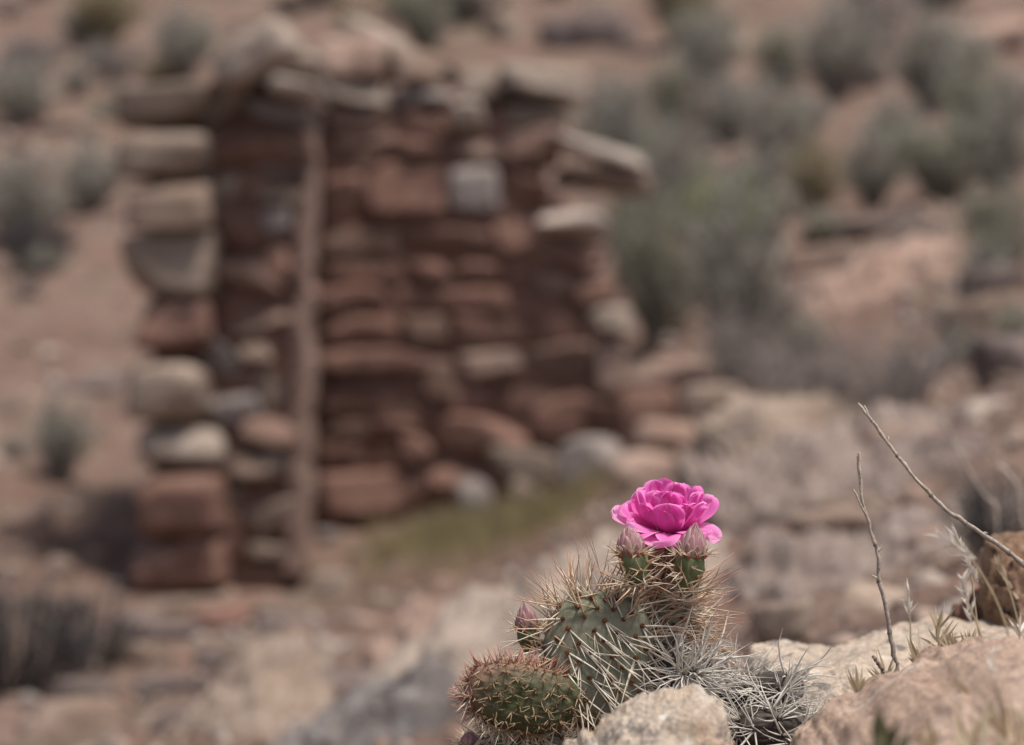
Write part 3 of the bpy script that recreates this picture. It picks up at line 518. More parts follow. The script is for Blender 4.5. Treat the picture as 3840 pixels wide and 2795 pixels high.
# ------------------------------------------------------------------ shrubs
def bush_mesh(seed, leafc, stemc, nst=46, nleaf=3600, spread=0.5, upright=0.7, ll=0.045, lw=0.009):
    """Unit shrub: one metre high, about one metre wide."""
    rs = np.random.RandomState(seed); st = MB(); lf = MB(); lv = []; lc = []
    for k in range(nst):
        a = rs.uniform(0, 6.283); rr = spread * math.sqrt(rs.rand()); h = (0.55 + 0.45 * rs.rand()) * (1 - 0.35 * (rr / spread) ** 2)
        tip = np.array([rr * math.cos(a), rr * math.sin(a), h]); b = tip * np.array([0.15, 0.15, 0]); mid = b * 0.5 + tip * 0.5 + np.array([math.cos(a), math.sin(a), 0]) * rr * 0.2 * (1 - upright) - np.array([tip[0], tip[1], 0]) * 0.15 * upright
        pts = spline([b, mid, tip], 7); tube(st, pts, np.linspace(0.012, 0.003, 7), 4, np.array(stemc) * rs.uniform(0.8, 1.2))
        for s in range(rs.randint(2, 5)):
            i = rs.randint(2, 6); q = pts[i]; e = q + (rs.normal(size=3) * np.array([.8, .8, .3]) + np.array([0, 0, 1.1])) * 0.13
            tube(st, [q, (q + e) / 2 + rs.normal(size=3) * 0.01, e], [0.006, 0.004, 0.002], 3, np.array(stemc) * rs.uniform(0.8, 1.2))
            nl = max(1, int(nleaf / nst / 8))
            for z in range(nl): lv.append(q + (e - q) * rs.rand() + rs.normal(size=3) * 0.012)
        nl = int(nleaf / nst * 0.6)
        for z in range(nl): 
            t = 0.3 + 0.7 * rs.rand() ** 0.7; i = t * 6; j = min(int(i), 5); lv.append(pts[j] + (pts[j + 1] - pts[j]) * (i - j) + rs.normal(size=3) * 0.02)
    lv = np.array(lv); n = len(lv)
    d = rs.normal(size=(n, 3)) * np.array([.7, .7, .4]) + np.array([0, 0, upright * 1.2]) + lv * np.array([.8, .8, 0]); d /= np.linalg.norm(d, axis=1)[:, None]
    s = np.cross(d, rs.normal(size=(n, 3))); s /= np.linalg.norm(s, axis=1)[:, None]
    l = (ll * rs.uniform(0.6, 1.3, n))[:, None]; w = (lw * rs.uniform(0.7, 1.3, n))[:, None]
    Q = np.stack([lv, lv + d * l * .55 + s * w, lv + d * l, lv + d * l * .55 - s * w], 1).reshape(-1, 3)
    ci = rs.randint(len(leafc), size=n); c = np.array(leafc)[ci] * rs.uniform(0.75, 1.25, (n, 1))
    return (np.vstack(st.V), st.F, np.vstack(st.C)), (Q, np.arange(4 * n).reshape(-1, 4).tolist(), np.repeat(c, 4, 0))
SAGE = [(0.401, 0.384, 0.33), (0.484, 0.46, 0.401), (0.354, 0.348, 0.283)]
GREEN = [(0.324, 0.325, 0.233), (0.382, 0.379, 0.287), (0.406, 0.383, 0.335)]
LIME = [(0.334, 0.359, 0.206), (0.401, 0.423, 0.258), (0.393, 0.378, 0.306)]
DEADC = [(0.389, 0.33, 0.301), (0.319, 0.266, 0.248), (0.46, 0.401, 0.372)]
DARKC = [(0.10, 0.09, 0.085), (0.13, 0.115, 0.105), (0.075, 0.07, 0.07)]
OLIVE = [(0.389, 0.325, 0.212), (0.33, 0.283, 0.195), (0.437, 0.366, 0.248)]
kinds = {'sage': (SAGE, (0.16, 0.13, 0.115)), 'green': (GREEN, (0.15, 0.13, 0.1)), 'lime': (LIME, (0.17, 0.15, 0.1)), 'dead': (DEADC, (0.2, 0.17, 0.155)), 'dark': (DARKC, (0.08, 0.07, 0.07)), 'olive': (OLIVE, (0.2, 0.16, 0.1))}
bm_cache = {}
def bush(vx0, vy0, vx1, vy1, kind, label, D=None, var=0):
    key = (kind, var)
    if key not in bm_cache:
        s, l = bush_mesh(sum(map(ord, kind)) + var * 31, *kinds[kind], upright=0.35 if kind in ('dead', 'dark') else 1.0, nst=46 if kind in ('dead', 'dark') else 64, spread=.5 if kind in ('dead', 'dark') else .42, ll=.045 if kind in ('dead', 'dark') else .075, lw=.009 if kind in ('dead', 'dark') else .0065, nleaf=1700 if kind == 'dead' else 2100)
        out = []
        for nm, (V, F, C), mt in (('stems', s, 'stem'), ('foliage', l, 'leaf')):
            o = mk(nm, V, F, M[mt], col=C); out.append(o.data); bpy.data.objects.remove(o)
        bm_cache[key] = out
    cxp = (vx0 + vx1) / 2 * VS; D = D or ground_D(cxp, vy1 * VS); w = (vx1 - vx0) * VS * K * D; h = (vy1 - vy0) * VS * K * D
    x = (cxp - CX) * K * D; z = gz(x, D); top = CZ + (CY - vy0 * VS) * K * D; h = max(h * 0.8, min(top - z, 1.5 * h))
    e = empty('shrub', (x, D, z - 0.02)); e.scale = (w * 1.5, min(w * 1.3, 1.4), h * (1.15 if kind in ('dead', 'dark') else 1.35)); e.rotation_euler = (0, 0, rk.uniform(-.5, .5))
    for nm, me in zip(('stems', 'foliage'), bm_cache[key]):
        c = bpy.data.objects.new(nm, me); COL.objects.link(c); c.parent = e
    return tag(e, label, 'shrub', 'shrubs on the slope')
BU = [(1280, 210, 1450, 430, 'sage', 'wide pale grey shrub beside the right capstone', {'var': 1}), (1430, 300, 1590, 520, 'sage', 'pale grey shrub above the lime green shrub', {}), (1590, 350, 1770, 570, 'sage', 'broad grey-green shrub right of the lime green shrub', {'var': 1}), (1330, 420, 1470, 640, 'green', 'tall greenish shrub behind the jutting pale slab', {'var': 1}), (-60, 360, 150, 560, 'sage', 'broad grey-green shrub cut by the left edge', {'var': 1}), (1640, 200, 1790, 400, 'sage', 'upright grey shrub below the pale pink stone', {}), (0, 460, 165, 625, 'dark', 'dark grey shrub at the left edge beside the pier', {}), (120, 330, 285, 492, 'sage', 'grey-green shrub just left of the pier top', {}), (60, 890, 210, 1085, 'sage', 'low grey-green plant left of the lower pier', {}),
      (-120, 1240, 170, 1560, 'dark', 'dark purple-grey shrub at the lower left edge', {'D': 5.3}), (90, 1290, 290, 1560, 'dark', 'dark shrub right of the purple-grey shrub at lower left', {'D': 5.5, 'var': 1}), (1765, 30, 1945, 245, 'sage', 'tall grey-green shrub high on the right slope', {}), (1285, 180, 1430, 330, 'sage', 'grey shrub right of the capstone', {}), (1420, 150, 1560, 340, 'green', 'yellow-green shrub above the jutting pale slab', {}), (1560, 180, 1690, 330, 'sage', 'small grey shrub left of the pale pink stone', {}),
      (1480, 395, 1700, 640, 'lime', 'bright lime green shrub on the middle slope', {}), (1350, 490, 1560, 800, 'green', 'grey-green shrub touching the right end of the wall', {}), (1520, 470, 1740, 850, 'sage', 'pale grey-green shrub with tall upright stems', {}), (1720, 320, 1880, 480, 'olive', 'olive shrub above the dark ledge', {}), (1860, 300, 2010, 480, 'sage', 'grey-green shrub between the olive and leafy shrubs', {}), (1960, 280, 2200, 470, 'green', 'wide leafy green shrub in the upper right', {}),
      (2130, 230, 2300, 440, 'sage', 'grey-green shrub at the right edge', {'var': 1}), (2120, 420, 2300, 610, 'green', 'green shrub at the right edge above the dark cleft rock', {}), (1700, 700, 1920, 950, 'dead', 'grey leafless shrub behind the long greyish shelf', {'D': 5.6}), (1880, 680, 2090, 930, 'dead', 'purple-grey dead shrub above the pink boulder', {'D': 5.4, 'var': 1}), (860, -20, 1010, 135, 'green', 'green-grey shrub just above the wall top', {}),
      (960, -40, 1110, 60, 'dark', 'dark shrub at the top edge above the wall', {}), (150, -40, 320, 120, 'olive', 'brown-olive shrub in the upper left', {}), (330, 30, 480, 200, 'sage', 'grey shrub behind the tilted boulder', {}), (-40, 150, 130, 290, 'sage', 'grey shrub at the left edge near the top', {'var': 1}), (2010, -60, 2140, 30, 'dark', 'dark shrub at the top right edge', {}), (1430, -30, 1560, 60, 'olive', 'olive shrub at the top edge', {}),
      (1660, 600, 1800, 760, 'dead', 'thin grey shrub right of the tall stems', {}), (2120, 1000, 2330, 1230, 'dark', 'dark wiry shrub behind the grass at the right edge', {'D': 2.9, 'var': 1}), (1560, 660, 1720, 880, 'dead', 'grey-brown dead shrub at the foot of the tall stems', {})]
for q in BU: bush(*q[:6], **q[6])
extra = [((1400, 120, 2268, 560), 17, (100, 190), 'sage green olive sage dead'.split(), 'low grey-green shrubs among the others on the right slope', 'small grey-green shrub scattered on the right slope'),
         ((1420, 560, 2268, 900), 12, (70, 130), 'sage dead green dead'.split(), 'low shrubs right of the wall', 'low faded shrub right of the wall'),
         ((0, 20, 460, 320), 16, (70, 140), 'olive sage dead olive'.split(), 'low shrubs on the upper left slope', 'small dull shrub on the upper left slope'),
         ((0, 600, 270, 1100), 7, (50, 90), 'sage dead olive'.split(), 'low shrubs left of the pier', 'little faded shrub left of the pier'),
         ((500, 0, 1420, 90), 9, (80, 140), 'olive dead sage dark'.split(), 'shrubs on the hillside above the ruin', 'dull shrub on the hillside above the ruin')]
for (x0, y0, x1, y1), cnt, (a0, a1), kk, grp, lb in extra:
    for k in range(cnt):
        cx_, cy_ = rk.uniform(x0, x1), rk.uniform(y0, y1); w_ = rk.uniform(a0, a1); h_ = w_ * (rk.uniform(.9, 1.4) if cx_ > 1390 else rk.uniform(.6, 1))
        e = bush(cx_ - w_ / 2, cy_ - h_, cx_ + w_ / 2, cy_, rk.choice(kk), lb); e['group'] = grp
# grass on the ruin floor
rs = np.random.RandomState(3); mb = MB(); P0 = []
for k in range(5200):
    vx = rs.normal(1100, 140); vy = rs.normal(1195, 48)
    if not (690 < vx < 1420 and 1095 < vy < 1350): continue
    P0.append((vx, vy))
P0 = np.array(P0); Dg = np.interp(P0[:, 1], [1080, 1150, 1250, 1350], [7.8, 7.5, 6.9, 6.2]); X = (P0[:, 0] * VS - CX) * K * Dg; Z = ground_z(X, Dg); n = len(X)
base = np.stack([X, Dg, Z], 1); d = rs.normal(size=(n, 3)) * 0.35 + np.array([0, 0, 1]); d /= np.linalg.norm(d, axis=1)[:, None]; l = rs.uniform(0.04, 0.13, (n, 1)); s = rs.normal(size=(n, 3)); s[:, 2] = 0; s /= np.linalg.norm(s, axis=1)[:, None]
Q = np.stack([base - s * .002, base + s * .002, base + d * l + rs.normal(size=(n, 3)) * 0.008], 1).reshape(-1, 3)
cc = np.array([(0.28, 0.23, 0.115), (0.24, 0.215, 0.10), (0.31, 0.25, 0.15), (0.25, 0.19, 0.12)])[rs.randint(4, size=n)]
o = mk('grass', Q, np.arange(3 * n).reshape(-1, 3).tolist(), M['straw'], col=np.repeat(cc, 3, 0)); tag(o, 'short olive-yellow dry grass on the floor of the ruin', 'grass', kind='stuff')
# ------------------------------------------------------------------ cactus
SP_WHITE, SP_TAN, SP_RED, SP_BROWN, SP_GREY = (0.80, 0.72, 0.60), (0.64, 0.49, 0.33), (0.40, 0.14, 0.075), (0.13, 0.055, 0.03), (0.66, 0.62, 0.56)
cr = np.random.RandomState(21)
def unit(v): v = np.asarray(v, float); return v / (np.linalg.norm(v) + 1e-12)
def spine(mb, p, d, l, r=0.00042, c0=SP_WHITE, c1=SP_TAN, bend=0.045, tipdark=None):
    r = r * cr.uniform(.95, 1.5); bend = bend * (3.2 if cr.rand() < .2 else 1)
    d = unit(d); b = unit(np.cross(d, cr.normal(size=3))) * l * bend * cr.uniform(-1, 1); p = np.asarray(p, float)
    pts = np.array([p, p + d * l * .35 + b * .8, p + d * l * .7 + b, p + d * l])
    c = np.array([np.array(SP_BROWN) * .4 + np.array(c0) * .6, c0, np.array(c0) * .5 + np.array(c1) * .5, c1]) * cr.uniform(0.85, 1.15)
    tube(mb, pts, np.array([r, r * .9, r * .55, r * .12]), 4, c)
def glochids(ar, sp, p, n, s=0.0014, cnt=10, c=(0.13, 0.058, 0.03), l=0.003):
    v, f = ico(1); ar.add(p + v * s * cr.uniform(.8, 1.2, 3) + n * s * .3, f, np.array(c) * cr.uniform(0.7, 1.3))
    for k in range(cnt):
        spine(ar, p + n * s * .5, n + cr.normal(size=3) * 0.8, l * cr.uniform(.6, 1.3), 0.00016, np.array(c) * 1.7, np.array(c) * 1.2, 0)
class Pad:
    def __init__(s, cx, cy, D, hw, hh, th, roll=0, yaw=0, pitch=0, egg=0.12, sq=2.3, thp=1.5):
        s.S = K * D; s.c = at(cx, cy, D); s.a = hw * s.S; s.b = hh * s.S; s.t = th; s.egg = egg; s.sq = sq; s.thp = thp
        s.Rm = np.array((Euler((R(pitch), 0, R(yaw))).to_matrix() @ Euler((0, R(roll), 0)).to_matrix()))
    def wid(s, v): return s.a * (1 + s.egg * v) * np.maximum(1 - np.abs(v) ** s.sq, 0) ** (1 / s.sq)
    def surf(s, u, v, side=-1):
        """u, v in the pad's outline (-1..1): u across (as a share of the width there), v up."""
        u = np.asarray(u, float); v = np.asarray(v, float); w = s.wid(v); edge = np.maximum(1 - np.abs(u) ** 2.2, 0) * np.maximum(1 - np.abs(v) ** 3.2, 0)
        return np.stack([u * w, side * s.t * edge ** 0.5, v * s.b], -1)
    def world(s, P): return np.asarray(P) @ s.Rm.T + s.c
    def nrm(s, u, v, side=-1):
        e = 0.02; u = min(max(u, -.97), .97); v = min(max(v, -.97), .97)
        a = s.surf(u + e, v, side) - s.surf(u - e, v, side); b = s.surf(u, v + e, side) - s.surf(u, v - e, side); n = np.cross(a, b)
        if n[1] * side < 0: n = -n
        return unit(s.Rm @ unit(n))
    def mesh(s, colf, sub=40, tub=None, wr=0.0006):
        nu, nv = 2 * sub, 2 * sub; th = np.linspace(0, 2 * np.pi, nu, endpoint=False); vv = np.sin(np.linspace(-np.pi / 2, np.pi / 2, nv))
        V = []
        for v in vv:
            v = np.clip(v, -.9995, .9995); u = np.cos(th); side = np.sin(th); q = s.surf(u, np.full(nu, v), 1); q[:, 1] *= np.where(side >= 0, 1, -1)
            V.append(q)
        V = np.array(V).reshape(-1, 3); Vn = V / np.array([s.a, s.t, s.b])
        if tub is not None:
            for (u, v, sd) in tub:
                p = s.surf(u, v, sd); d2 = ((V - p) ** 2).sum(1); V = V + np.array([0, sd, 0.15]) * (0.0019 * np.exp(-d2 / (2 * 0.0024 ** 2)))[:, None]
        V[:, 1] += np.sign(V[:, 1]) * wr * (fbm(V * 260, 3) + 1.3 * ridged(V * np.array([70, 70, 260]), 2))
        W = s.world(V); ii = np.arange(nu * nv).reshape(nv, nu); F = []
        for i in range(nv - 1):
            for j in range(nu): k = (j + 1) % nu; F.append([int(ii[i, j]), int(ii[i, k]), int(ii[i + 1, k]), int(ii[i + 1, j])])
        F.append(ii[0][::-1].tolist()); F.append(ii[-1].tolist())
        return W, F, colf(V, Vn, W)
def lattice(du, dv, v0=-0.92, v1=0.9, jit=0.02):
    out = []; k = 0; v = v0
    while v <= v1:
        u = -0.98 + (du / 2 if k % 2 else 0)
        while u <= 0.98: out.append((u + cr.normal() * jit, v + cr.normal() * jit)); u += du
        v += dv; k += 1
    return out
base = at(2330, 2850, 1.41); cactus = tag(empty('prickly_pear_cactus', (base[0], base[1], gz(base[0], base[1]))), 'spiny prickly pear cactus with one magenta flower and pink buds', 'cactus')
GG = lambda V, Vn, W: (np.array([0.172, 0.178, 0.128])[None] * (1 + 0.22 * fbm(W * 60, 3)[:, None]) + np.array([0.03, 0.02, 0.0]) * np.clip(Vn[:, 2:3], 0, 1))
def main_pad():
    cx, cy = C1(890, 1165); P = Pad(cx, cy, 1.41, 312 * .6633, 384 * .6633, 0.011, roll=6, yaw=6, pitch=-4, egg=0.04, sq=2.5)
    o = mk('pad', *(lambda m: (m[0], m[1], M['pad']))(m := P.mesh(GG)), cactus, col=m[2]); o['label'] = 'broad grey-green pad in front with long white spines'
    ar, sp = MB(), MB(); C = P.c
    for (u, v) in lattice(0.40, 0.165):
        for sd in (-1, 1):
            p = P.world(P.surf(u, v, sd)); n = P.nrm(u, v, sd)
            glochids(ar, sp, p, n, 0.0017, 14)
            if v > 0.58:       # crown of the pad
                for k in range(cr.randint(3, 6)):
                    d = n * .5 + P.Rm @ np.array([u * 0.9, 0, 0.75]) + cr.normal(size=3) * .45
                    spine(sp, p, d, cr.uniform(.016, .036), 0.00042, SP_TAN if cr.rand() < .6 else SP_WHITE, SP_RED)
            elif sd < 0:
                for k in range(cr.randint(2, 5)):
                    ang = R(cr.choice([-35, -50, -70, -95, -115, -20], p=[.3, .22, .16, .14, .1, .08]) + cr.normal() * 9)
                    if u < -0.6 and cr.rand() < .6: ang = R(180 + cr.uniform(-30, 50))
                    if u > .6 and cr.rand() < .6: ang = R(cr.uniform(-60, 15))
                    d = np.array([math.cos(ang), 0, math.sin(ang)]) + n * cr.uniform(.12, .5)
                    spine(sp, p, d, cr.choice([.010, .016, .024, .031]) * cr.uniform(.8, 1.15), cr.uniform(.00034, .0006), SP_WHITE, SP_WHITE if cr.rand() < .6 else SP_TAN)
            else:
                for k in range(3):
                    spine(sp, p, n + P.Rm @ np.array([u, 0, v * .5]) + cr.normal(size=3) * .5, cr.uniform(.012, .03), .0004, SP_TAN, SP_RED)
    for a in np.linspace(-0.15, 1.15, 26):   # margin
        th = a * np.pi; u0 = math.cos(th); v0 = math.sin(th); q = np.array([P.a * u0 * .98, cr.normal() * .003, P.b * v0 * .97]); p = P.world(q); n = unit(P.Rm @ np.array([u0, -.2, v0]))
        glochids(ar, sp, p, n, 0.0014, 10)
        for k in range(cr.randint(4, 7)):
            red = cr.rand(); spine(sp, p, n + cr.normal(size=3) * .6, cr.choice([.014, .022, .03, .038]) * cr.uniform(.8, 1.2), cr.uniform(.0003, .0005), SP_TAN if red < .75 else SP_WHITE, SP_RED)
    ar.build('areoles', M['areole'], o); sp.build('spines', M['spine'], o)
main_pad()
def back_pad():
    cx, cy = C1(1265, 990); P = Pad(cx, cy, 1.445, 165 * .6633, 235 * .6633, 0.012, roll=-3, yaw=-20, egg=.05, sq=2.4)
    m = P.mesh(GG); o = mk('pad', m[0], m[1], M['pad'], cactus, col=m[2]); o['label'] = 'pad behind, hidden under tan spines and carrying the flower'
    ar, sp = MB(), MB()
    for (u, v) in lattice(0.5, 0.17):
        for sd in (-1, 1):
            p = P.world(P.surf(u, v, sd)); n = P.nrm(u, v, sd); glochids(ar, sp, p, n, .0013, 8)
            for k in range(cr.randint(4, 8) if sd < 0 else 2):
                d = n * cr.uniform(.05, .3) + np.array([0.75 + .35 * u, 0.1, .12 + .45 * v - .1]) + cr.normal(size=3) * .42
                spine(sp, p, d, cr.choice([.014, .022, .03, .04]) * cr.uniform(.8, 1.15), cr.uniform(.00032, .0005), SP_TAN if cr.rand() < .4 else SP_WHITE, SP_RED if cr.rand() < .6 else SP_TAN)
    for k in range(24):
        th = R(-50 + 165 * k / 23); u0, v0 = math.cos(th), math.sin(th); p = P.world(np.array([P.a * u0 * .97, cr.normal() * .004, P.b * v0 * .97])); n = unit(np.array([u0, -.15, v0 * .7]))
        glochids(ar, sp, p, n, .0014, 10)
        for j in range(cr.randint(4, 7)):
            spine(sp, p, n + np.array([.25, 0, 0]) + cr.normal(size=3) * .5, cr.choice([.016, .026, .034, .042]) * cr.uniform(.8, 1.15), cr.uniform(.0003, .0005), SP_TAN if cr.rand() < .7 else SP_WHITE, SP_RED)
    # the fan of dark red spines standing up between the two buds
    p = at(*C1(1225, 780), 1.425)
    for k in range(34):
        spine(sp, p + cr.normal(size=3) * .0022, np.array([cr.normal() * .38, cr.normal() * .3 - .25, 1]), cr.uniform(.016, .034), .00045, np.array(SP_TAN) * .7, SP_RED)
    for bx, by, sg in ((1120, 735, -1), (1390, 790, 1)):
        for k in range(26): spine(sp, at(*C1(bx + cr.normal() * 45, by + cr.normal() * 22), 1.398), np.array([cr.normal() * .7 + .3 * sg, -.25, cr.uniform(-.2, .75)]), cr.uniform(.012, .028), .0004, SP_TAN if cr.rand() < .6 else SP_WHITE, SP_RED)
    for k in range(40):
        spine(sp, at(*C1(1250 + cr.normal() * 60, 800 + cr.normal() * 22), 1.425), np.array([cr.uniform(-1, 1), -.4, cr.uniform(-.05, .5)]), cr.uniform(.018, .036), .00042, SP_TAN if cr.rand() < .5 else SP_WHITE, SP_RED)
    ar.build('areoles', M['areole'], o); sp.build('spines', M['spine'], o)
back_pad()
def left_pad():
    cx, cy = C1(465, 1385); P = Pad(cx, cy, 1.385, 322 * .6633, 190 * .6633, 0.011, roll=12, yaw=8, egg=0.12, sq=2.5)
    lat = lattice(0.25, 0.25, -.88, .9, .025)
    def colf(V, Vn, W):
        e = np.clip((Vn[:, 0] ** 2 + Vn[:, 2] ** 2) ** 1.5, 0, 1)[:, None]; up = np.clip(.3 - .7 * Vn[:, 0:1] + .5 * Vn[:, 2:3], 0, 1)
        tb = np.zeros((len(V), 1))
        for (u, v) in lat: tb[:, 0] = np.maximum(tb[:, 0], np.exp(-((V - P.surf(u, v, -1)) ** 2).sum(1) / (2 * .0015 ** 2)))
        return np.array([.06, .018, .008]) * tb + np.array([0.042, 0.052, 0.018]) * (1 + .25 * fbm(W * 80, 3)[:, None]) * (1 - .75 * e * up) + np.array([0.21, 0.115, 0.085]) * e * up * .9
    m = P.mesh(colf, 56, [(u, v, -1) for u, v in lat]); o = mk('pad', m[0], m[1], M['pad'], cactus, col=m[2]); o['label'] = 'dark green young pad at lower left with a reddish rim'
    ar, sp = MB(), MB()
    for (u, v) in lat:
        p = P.world(P.surf(u, v, -1)); n = P.nrm(u, v, -1); p = p + n * .0015
        vv, ff = ico(1); ar.add(p + vv * .0012 * np.array([1.2, 1, .9]), ff, np.array([.20, .085, .055]) * cr.uniform(.7, 1.3))
        for k in range(cr.randint(4, 8)): spine(sp, p, n * .6 + np.array([cr.choice([-.6, .5]), 0, -.1]) + cr.normal(size=3) * .6, cr.uniform(.003, .0095), .00026, (.45, .33, .2), (.5, .32, .2))
    for k in range(84):
        th = R(60 + 235 * k / 83); u0, v0 = math.cos(th), math.sin(th); uu = math.copysign(abs(u0) ** .93, u0); vv_ = math.copysign(abs(v0) ** .93, v0); p = P.world(np.array([P.a * uu * .99, cr.normal() * .003, P.b * vv_ * .99])); n = unit(P.Rm @ np.array([u0 * .8, -.35, v0]))
        pink = th < R(215); a, f = ico(1); ar.add(p + a * .0011 * np.array([.8, .8, 1.5]), f, (.34, .12, .11) if pink else (.2, .11, .07))
        for j in range(cr.randint(3, 6)): spine(sp, p, n + cr.normal(size=3) * .55, cr.uniform(.005, .014) if pink else cr.uniform(.006, .016), .00035, (.55, .3, .24) if pink and cr.rand() < .6 else SP_TAN, (.5, .2, .15) if pink else SP_WHITE)
    ar.build('areoles', M['areole'], o); sp.build('spines', M['spine'], o)
left_pad()
def low_pad(cxy, D, hw, hh, roll, lab, dens=.5, yaw=0, n_s=5):
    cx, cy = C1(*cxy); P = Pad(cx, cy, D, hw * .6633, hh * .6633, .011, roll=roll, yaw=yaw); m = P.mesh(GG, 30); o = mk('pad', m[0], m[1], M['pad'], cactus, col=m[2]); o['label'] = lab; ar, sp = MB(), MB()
    for (u, v) in lattice(dens, .2):
        p = P.world(P.surf(u, v, -1)); n = P.nrm(u, v, -1); glochids(ar, sp, p, n, .0012, 9)
        for k in range(n_s): spine(sp, p, n * .4 + cr.normal(size=3) * np.array([.8, .3, .7]) + np.array([0, 0, .1]), cr.uniform(.008, .026), .0004, SP_WHITE, SP_TAN)
    for k in range(26):
        th = R(-10 + 200 * k / 25); u0, v0 = math.cos(th), math.sin(th); p = P.world(np.array([P.a * u0 * .98, 0, P.b * v0 * .98])); glochids(ar, sp, p, unit([u0, -.3, v0]), .0012, 8)
        for j in range(6): spine(sp, p, np.array([u0, -.3, v0]) + cr.normal(size=3) * .5, cr.uniform(.007, .02), .0004, SP_WHITE, SP_TAN)
    ar.build('areoles', M['areole'], o); sp.build('spines', M['spine'], o)
low_pad((520, 1740), 1.40, 330, 160, 4, 'grey-green pad under the dark young pad at the bottom')
low_pad((850, 1640), 1.43, 260, 230, 0, 'shaded lower pad between the front pad and the rock')
def dead_pad(parent, px, py, D, hw, hh, lab, n=46, lmax=.042, seed=0, star=None):
    P = Pad(px, py, D, hw, hh, .014); m = P.mesh(lambda V, Vn, W: np.array([.05, .04, .034]) * (1 + .6 * fbm(W * 90, 3)[:, None]), 30, wr=.0018); o = mk('pad', m[0], m[1], M['pad'], parent, col=m[2]); o['label'] = lab; sp, ar = MB(), MB()
    for k in range(n):
        u, v = cr.uniform(-.95, .95), cr.uniform(-.9, .95); p = P.world(P.surf(u, v, -1)); nn = P.nrm(u, v, -1); glochids(ar, sp, p, nn, .0015, 6, (.05, .04, .035))
        for j in range(cr.randint(9, 16)):
            d = nn * cr.uniform(.1, .5) + np.array([u * .9 + .1, 0, v * .5]) + cr.normal(size=3) * np.array([.85, .35, .7])
            spine(sp, p, d, cr.uniform(.012, lmax), cr.uniform(.00038, .0006), np.array(SP_GREY) * cr.uniform(.8, 1.25), np.array(SP_GREY) * 1.1, .14)
    ar.build('areoles', M['areole'], o); sp.build('spines', M['spine'], o); return o
dead_pad(cactus, *C1(1360, 1260), 1.425, 175 * .6633, 150 * .6633, 'withered dark pad bristling with pale grey spines', 20, .04)
# flower buds
def petal_mesh(mb, org, az, L_, Wd, e0, e1, cup=.25, r0=.003, cols=None, nt=16, ns=11, notch=0.06, mucro=0.0, basew=.3, maxt=.68, wav=.0006, twist=0, tipe=3.2):
    a = R(az); rad = np.array([math.cos(a), math.sin(a), 0]); tan0 = np.array([-math.sin(a), math.cos(a), 0]); rl = R(twist); ts = np.linspace(0, 1, nt); ss = np.linspace(-1, 1, ns)
    V = np.zeros((nt, ns, 3)); C = np.zeros((nt, ns, 3)); c = np.asarray(org, float) + rad * r0; ph = cr.uniform(0, 9, 2)
    for i, t in enumerate(ts):
        e = R(e0 + (e1 - e0) * t ** 1.2); d = rad * math.cos(e) + np.array([0, 0, 1]) * math.sin(e); nin = -rad * math.sin(e) + np.array([0, 0, 1]) * math.cos(e)
        tan = tan0 * math.cos(rl * min(1, .3 + t)) + nin * math.sin(rl * min(1, .3 + t)); nin = nin * math.cos(rl * min(1, .3 + t)) - tan0 * math.sin(rl * min(1, .3 + t))
        if i: c = c + d * L_ / (nt - 1)
        w = basew + (1 - basew) * math.sin(min(t / maxt, 1) * np.pi / 2) if t < maxt else math.sqrt(max(1 - ((t - maxt) / (1 - maxt)) ** tipe, 0.004))
        w *= Wd / 2
        for j, s in enumerate(ss):
            tipback = .03 * L_ * math.sin(s * 7 + ph[0]) * max(0, t - .75) / .25 * (1 - s * s) * (notch > 0) + notch * L_ * max(0, t - .82) / .18 * ((1 - s * s) ** 3 if notch > 0 else 1) * -1 + mucro * L_ * max(0, t - .9) / .1 * (1 - abs(s)) ** 3
            wv = wav * math.sin(s * 4 + ph[0] + t * 3) * t * 2 + wav * (math.sin(s * 9 + ph[1]) + .5 * math.sin(s * 15 + ph[0])) * t ** 4 * 1.4
            V[i, j] = c + tan * s * w * (1 - .12 * cup * s * s) + nin * (cup * .62 * w * s * s + wv) + d * tipback
            C[i, j] = cols(t, s)
    F = [[i * ns + j, i * ns + j + 1, (i + 1) * ns + j + 1, (i + 1) * ns + j] for i in range(nt - 1) for j in range(ns - 1)]
    mb.add(V.reshape(-1, 3), F, C.reshape(-1, 3))
def body_of_rev(mb, p0, p1, rads, col, ns=20, col1=None):
    ts = np.linspace(0, 1, len(rads)); pts = np.asarray(p0)[None] * (1 - ts[:, None]) + np.asarray(p1)[None] * ts[:, None]; tube(mb, pts, np.array(rads), ns, col, col1)
GREENB, GREENB2 = (0.085, 0.108, 0.042), (0.11, 0.132, 0.055)
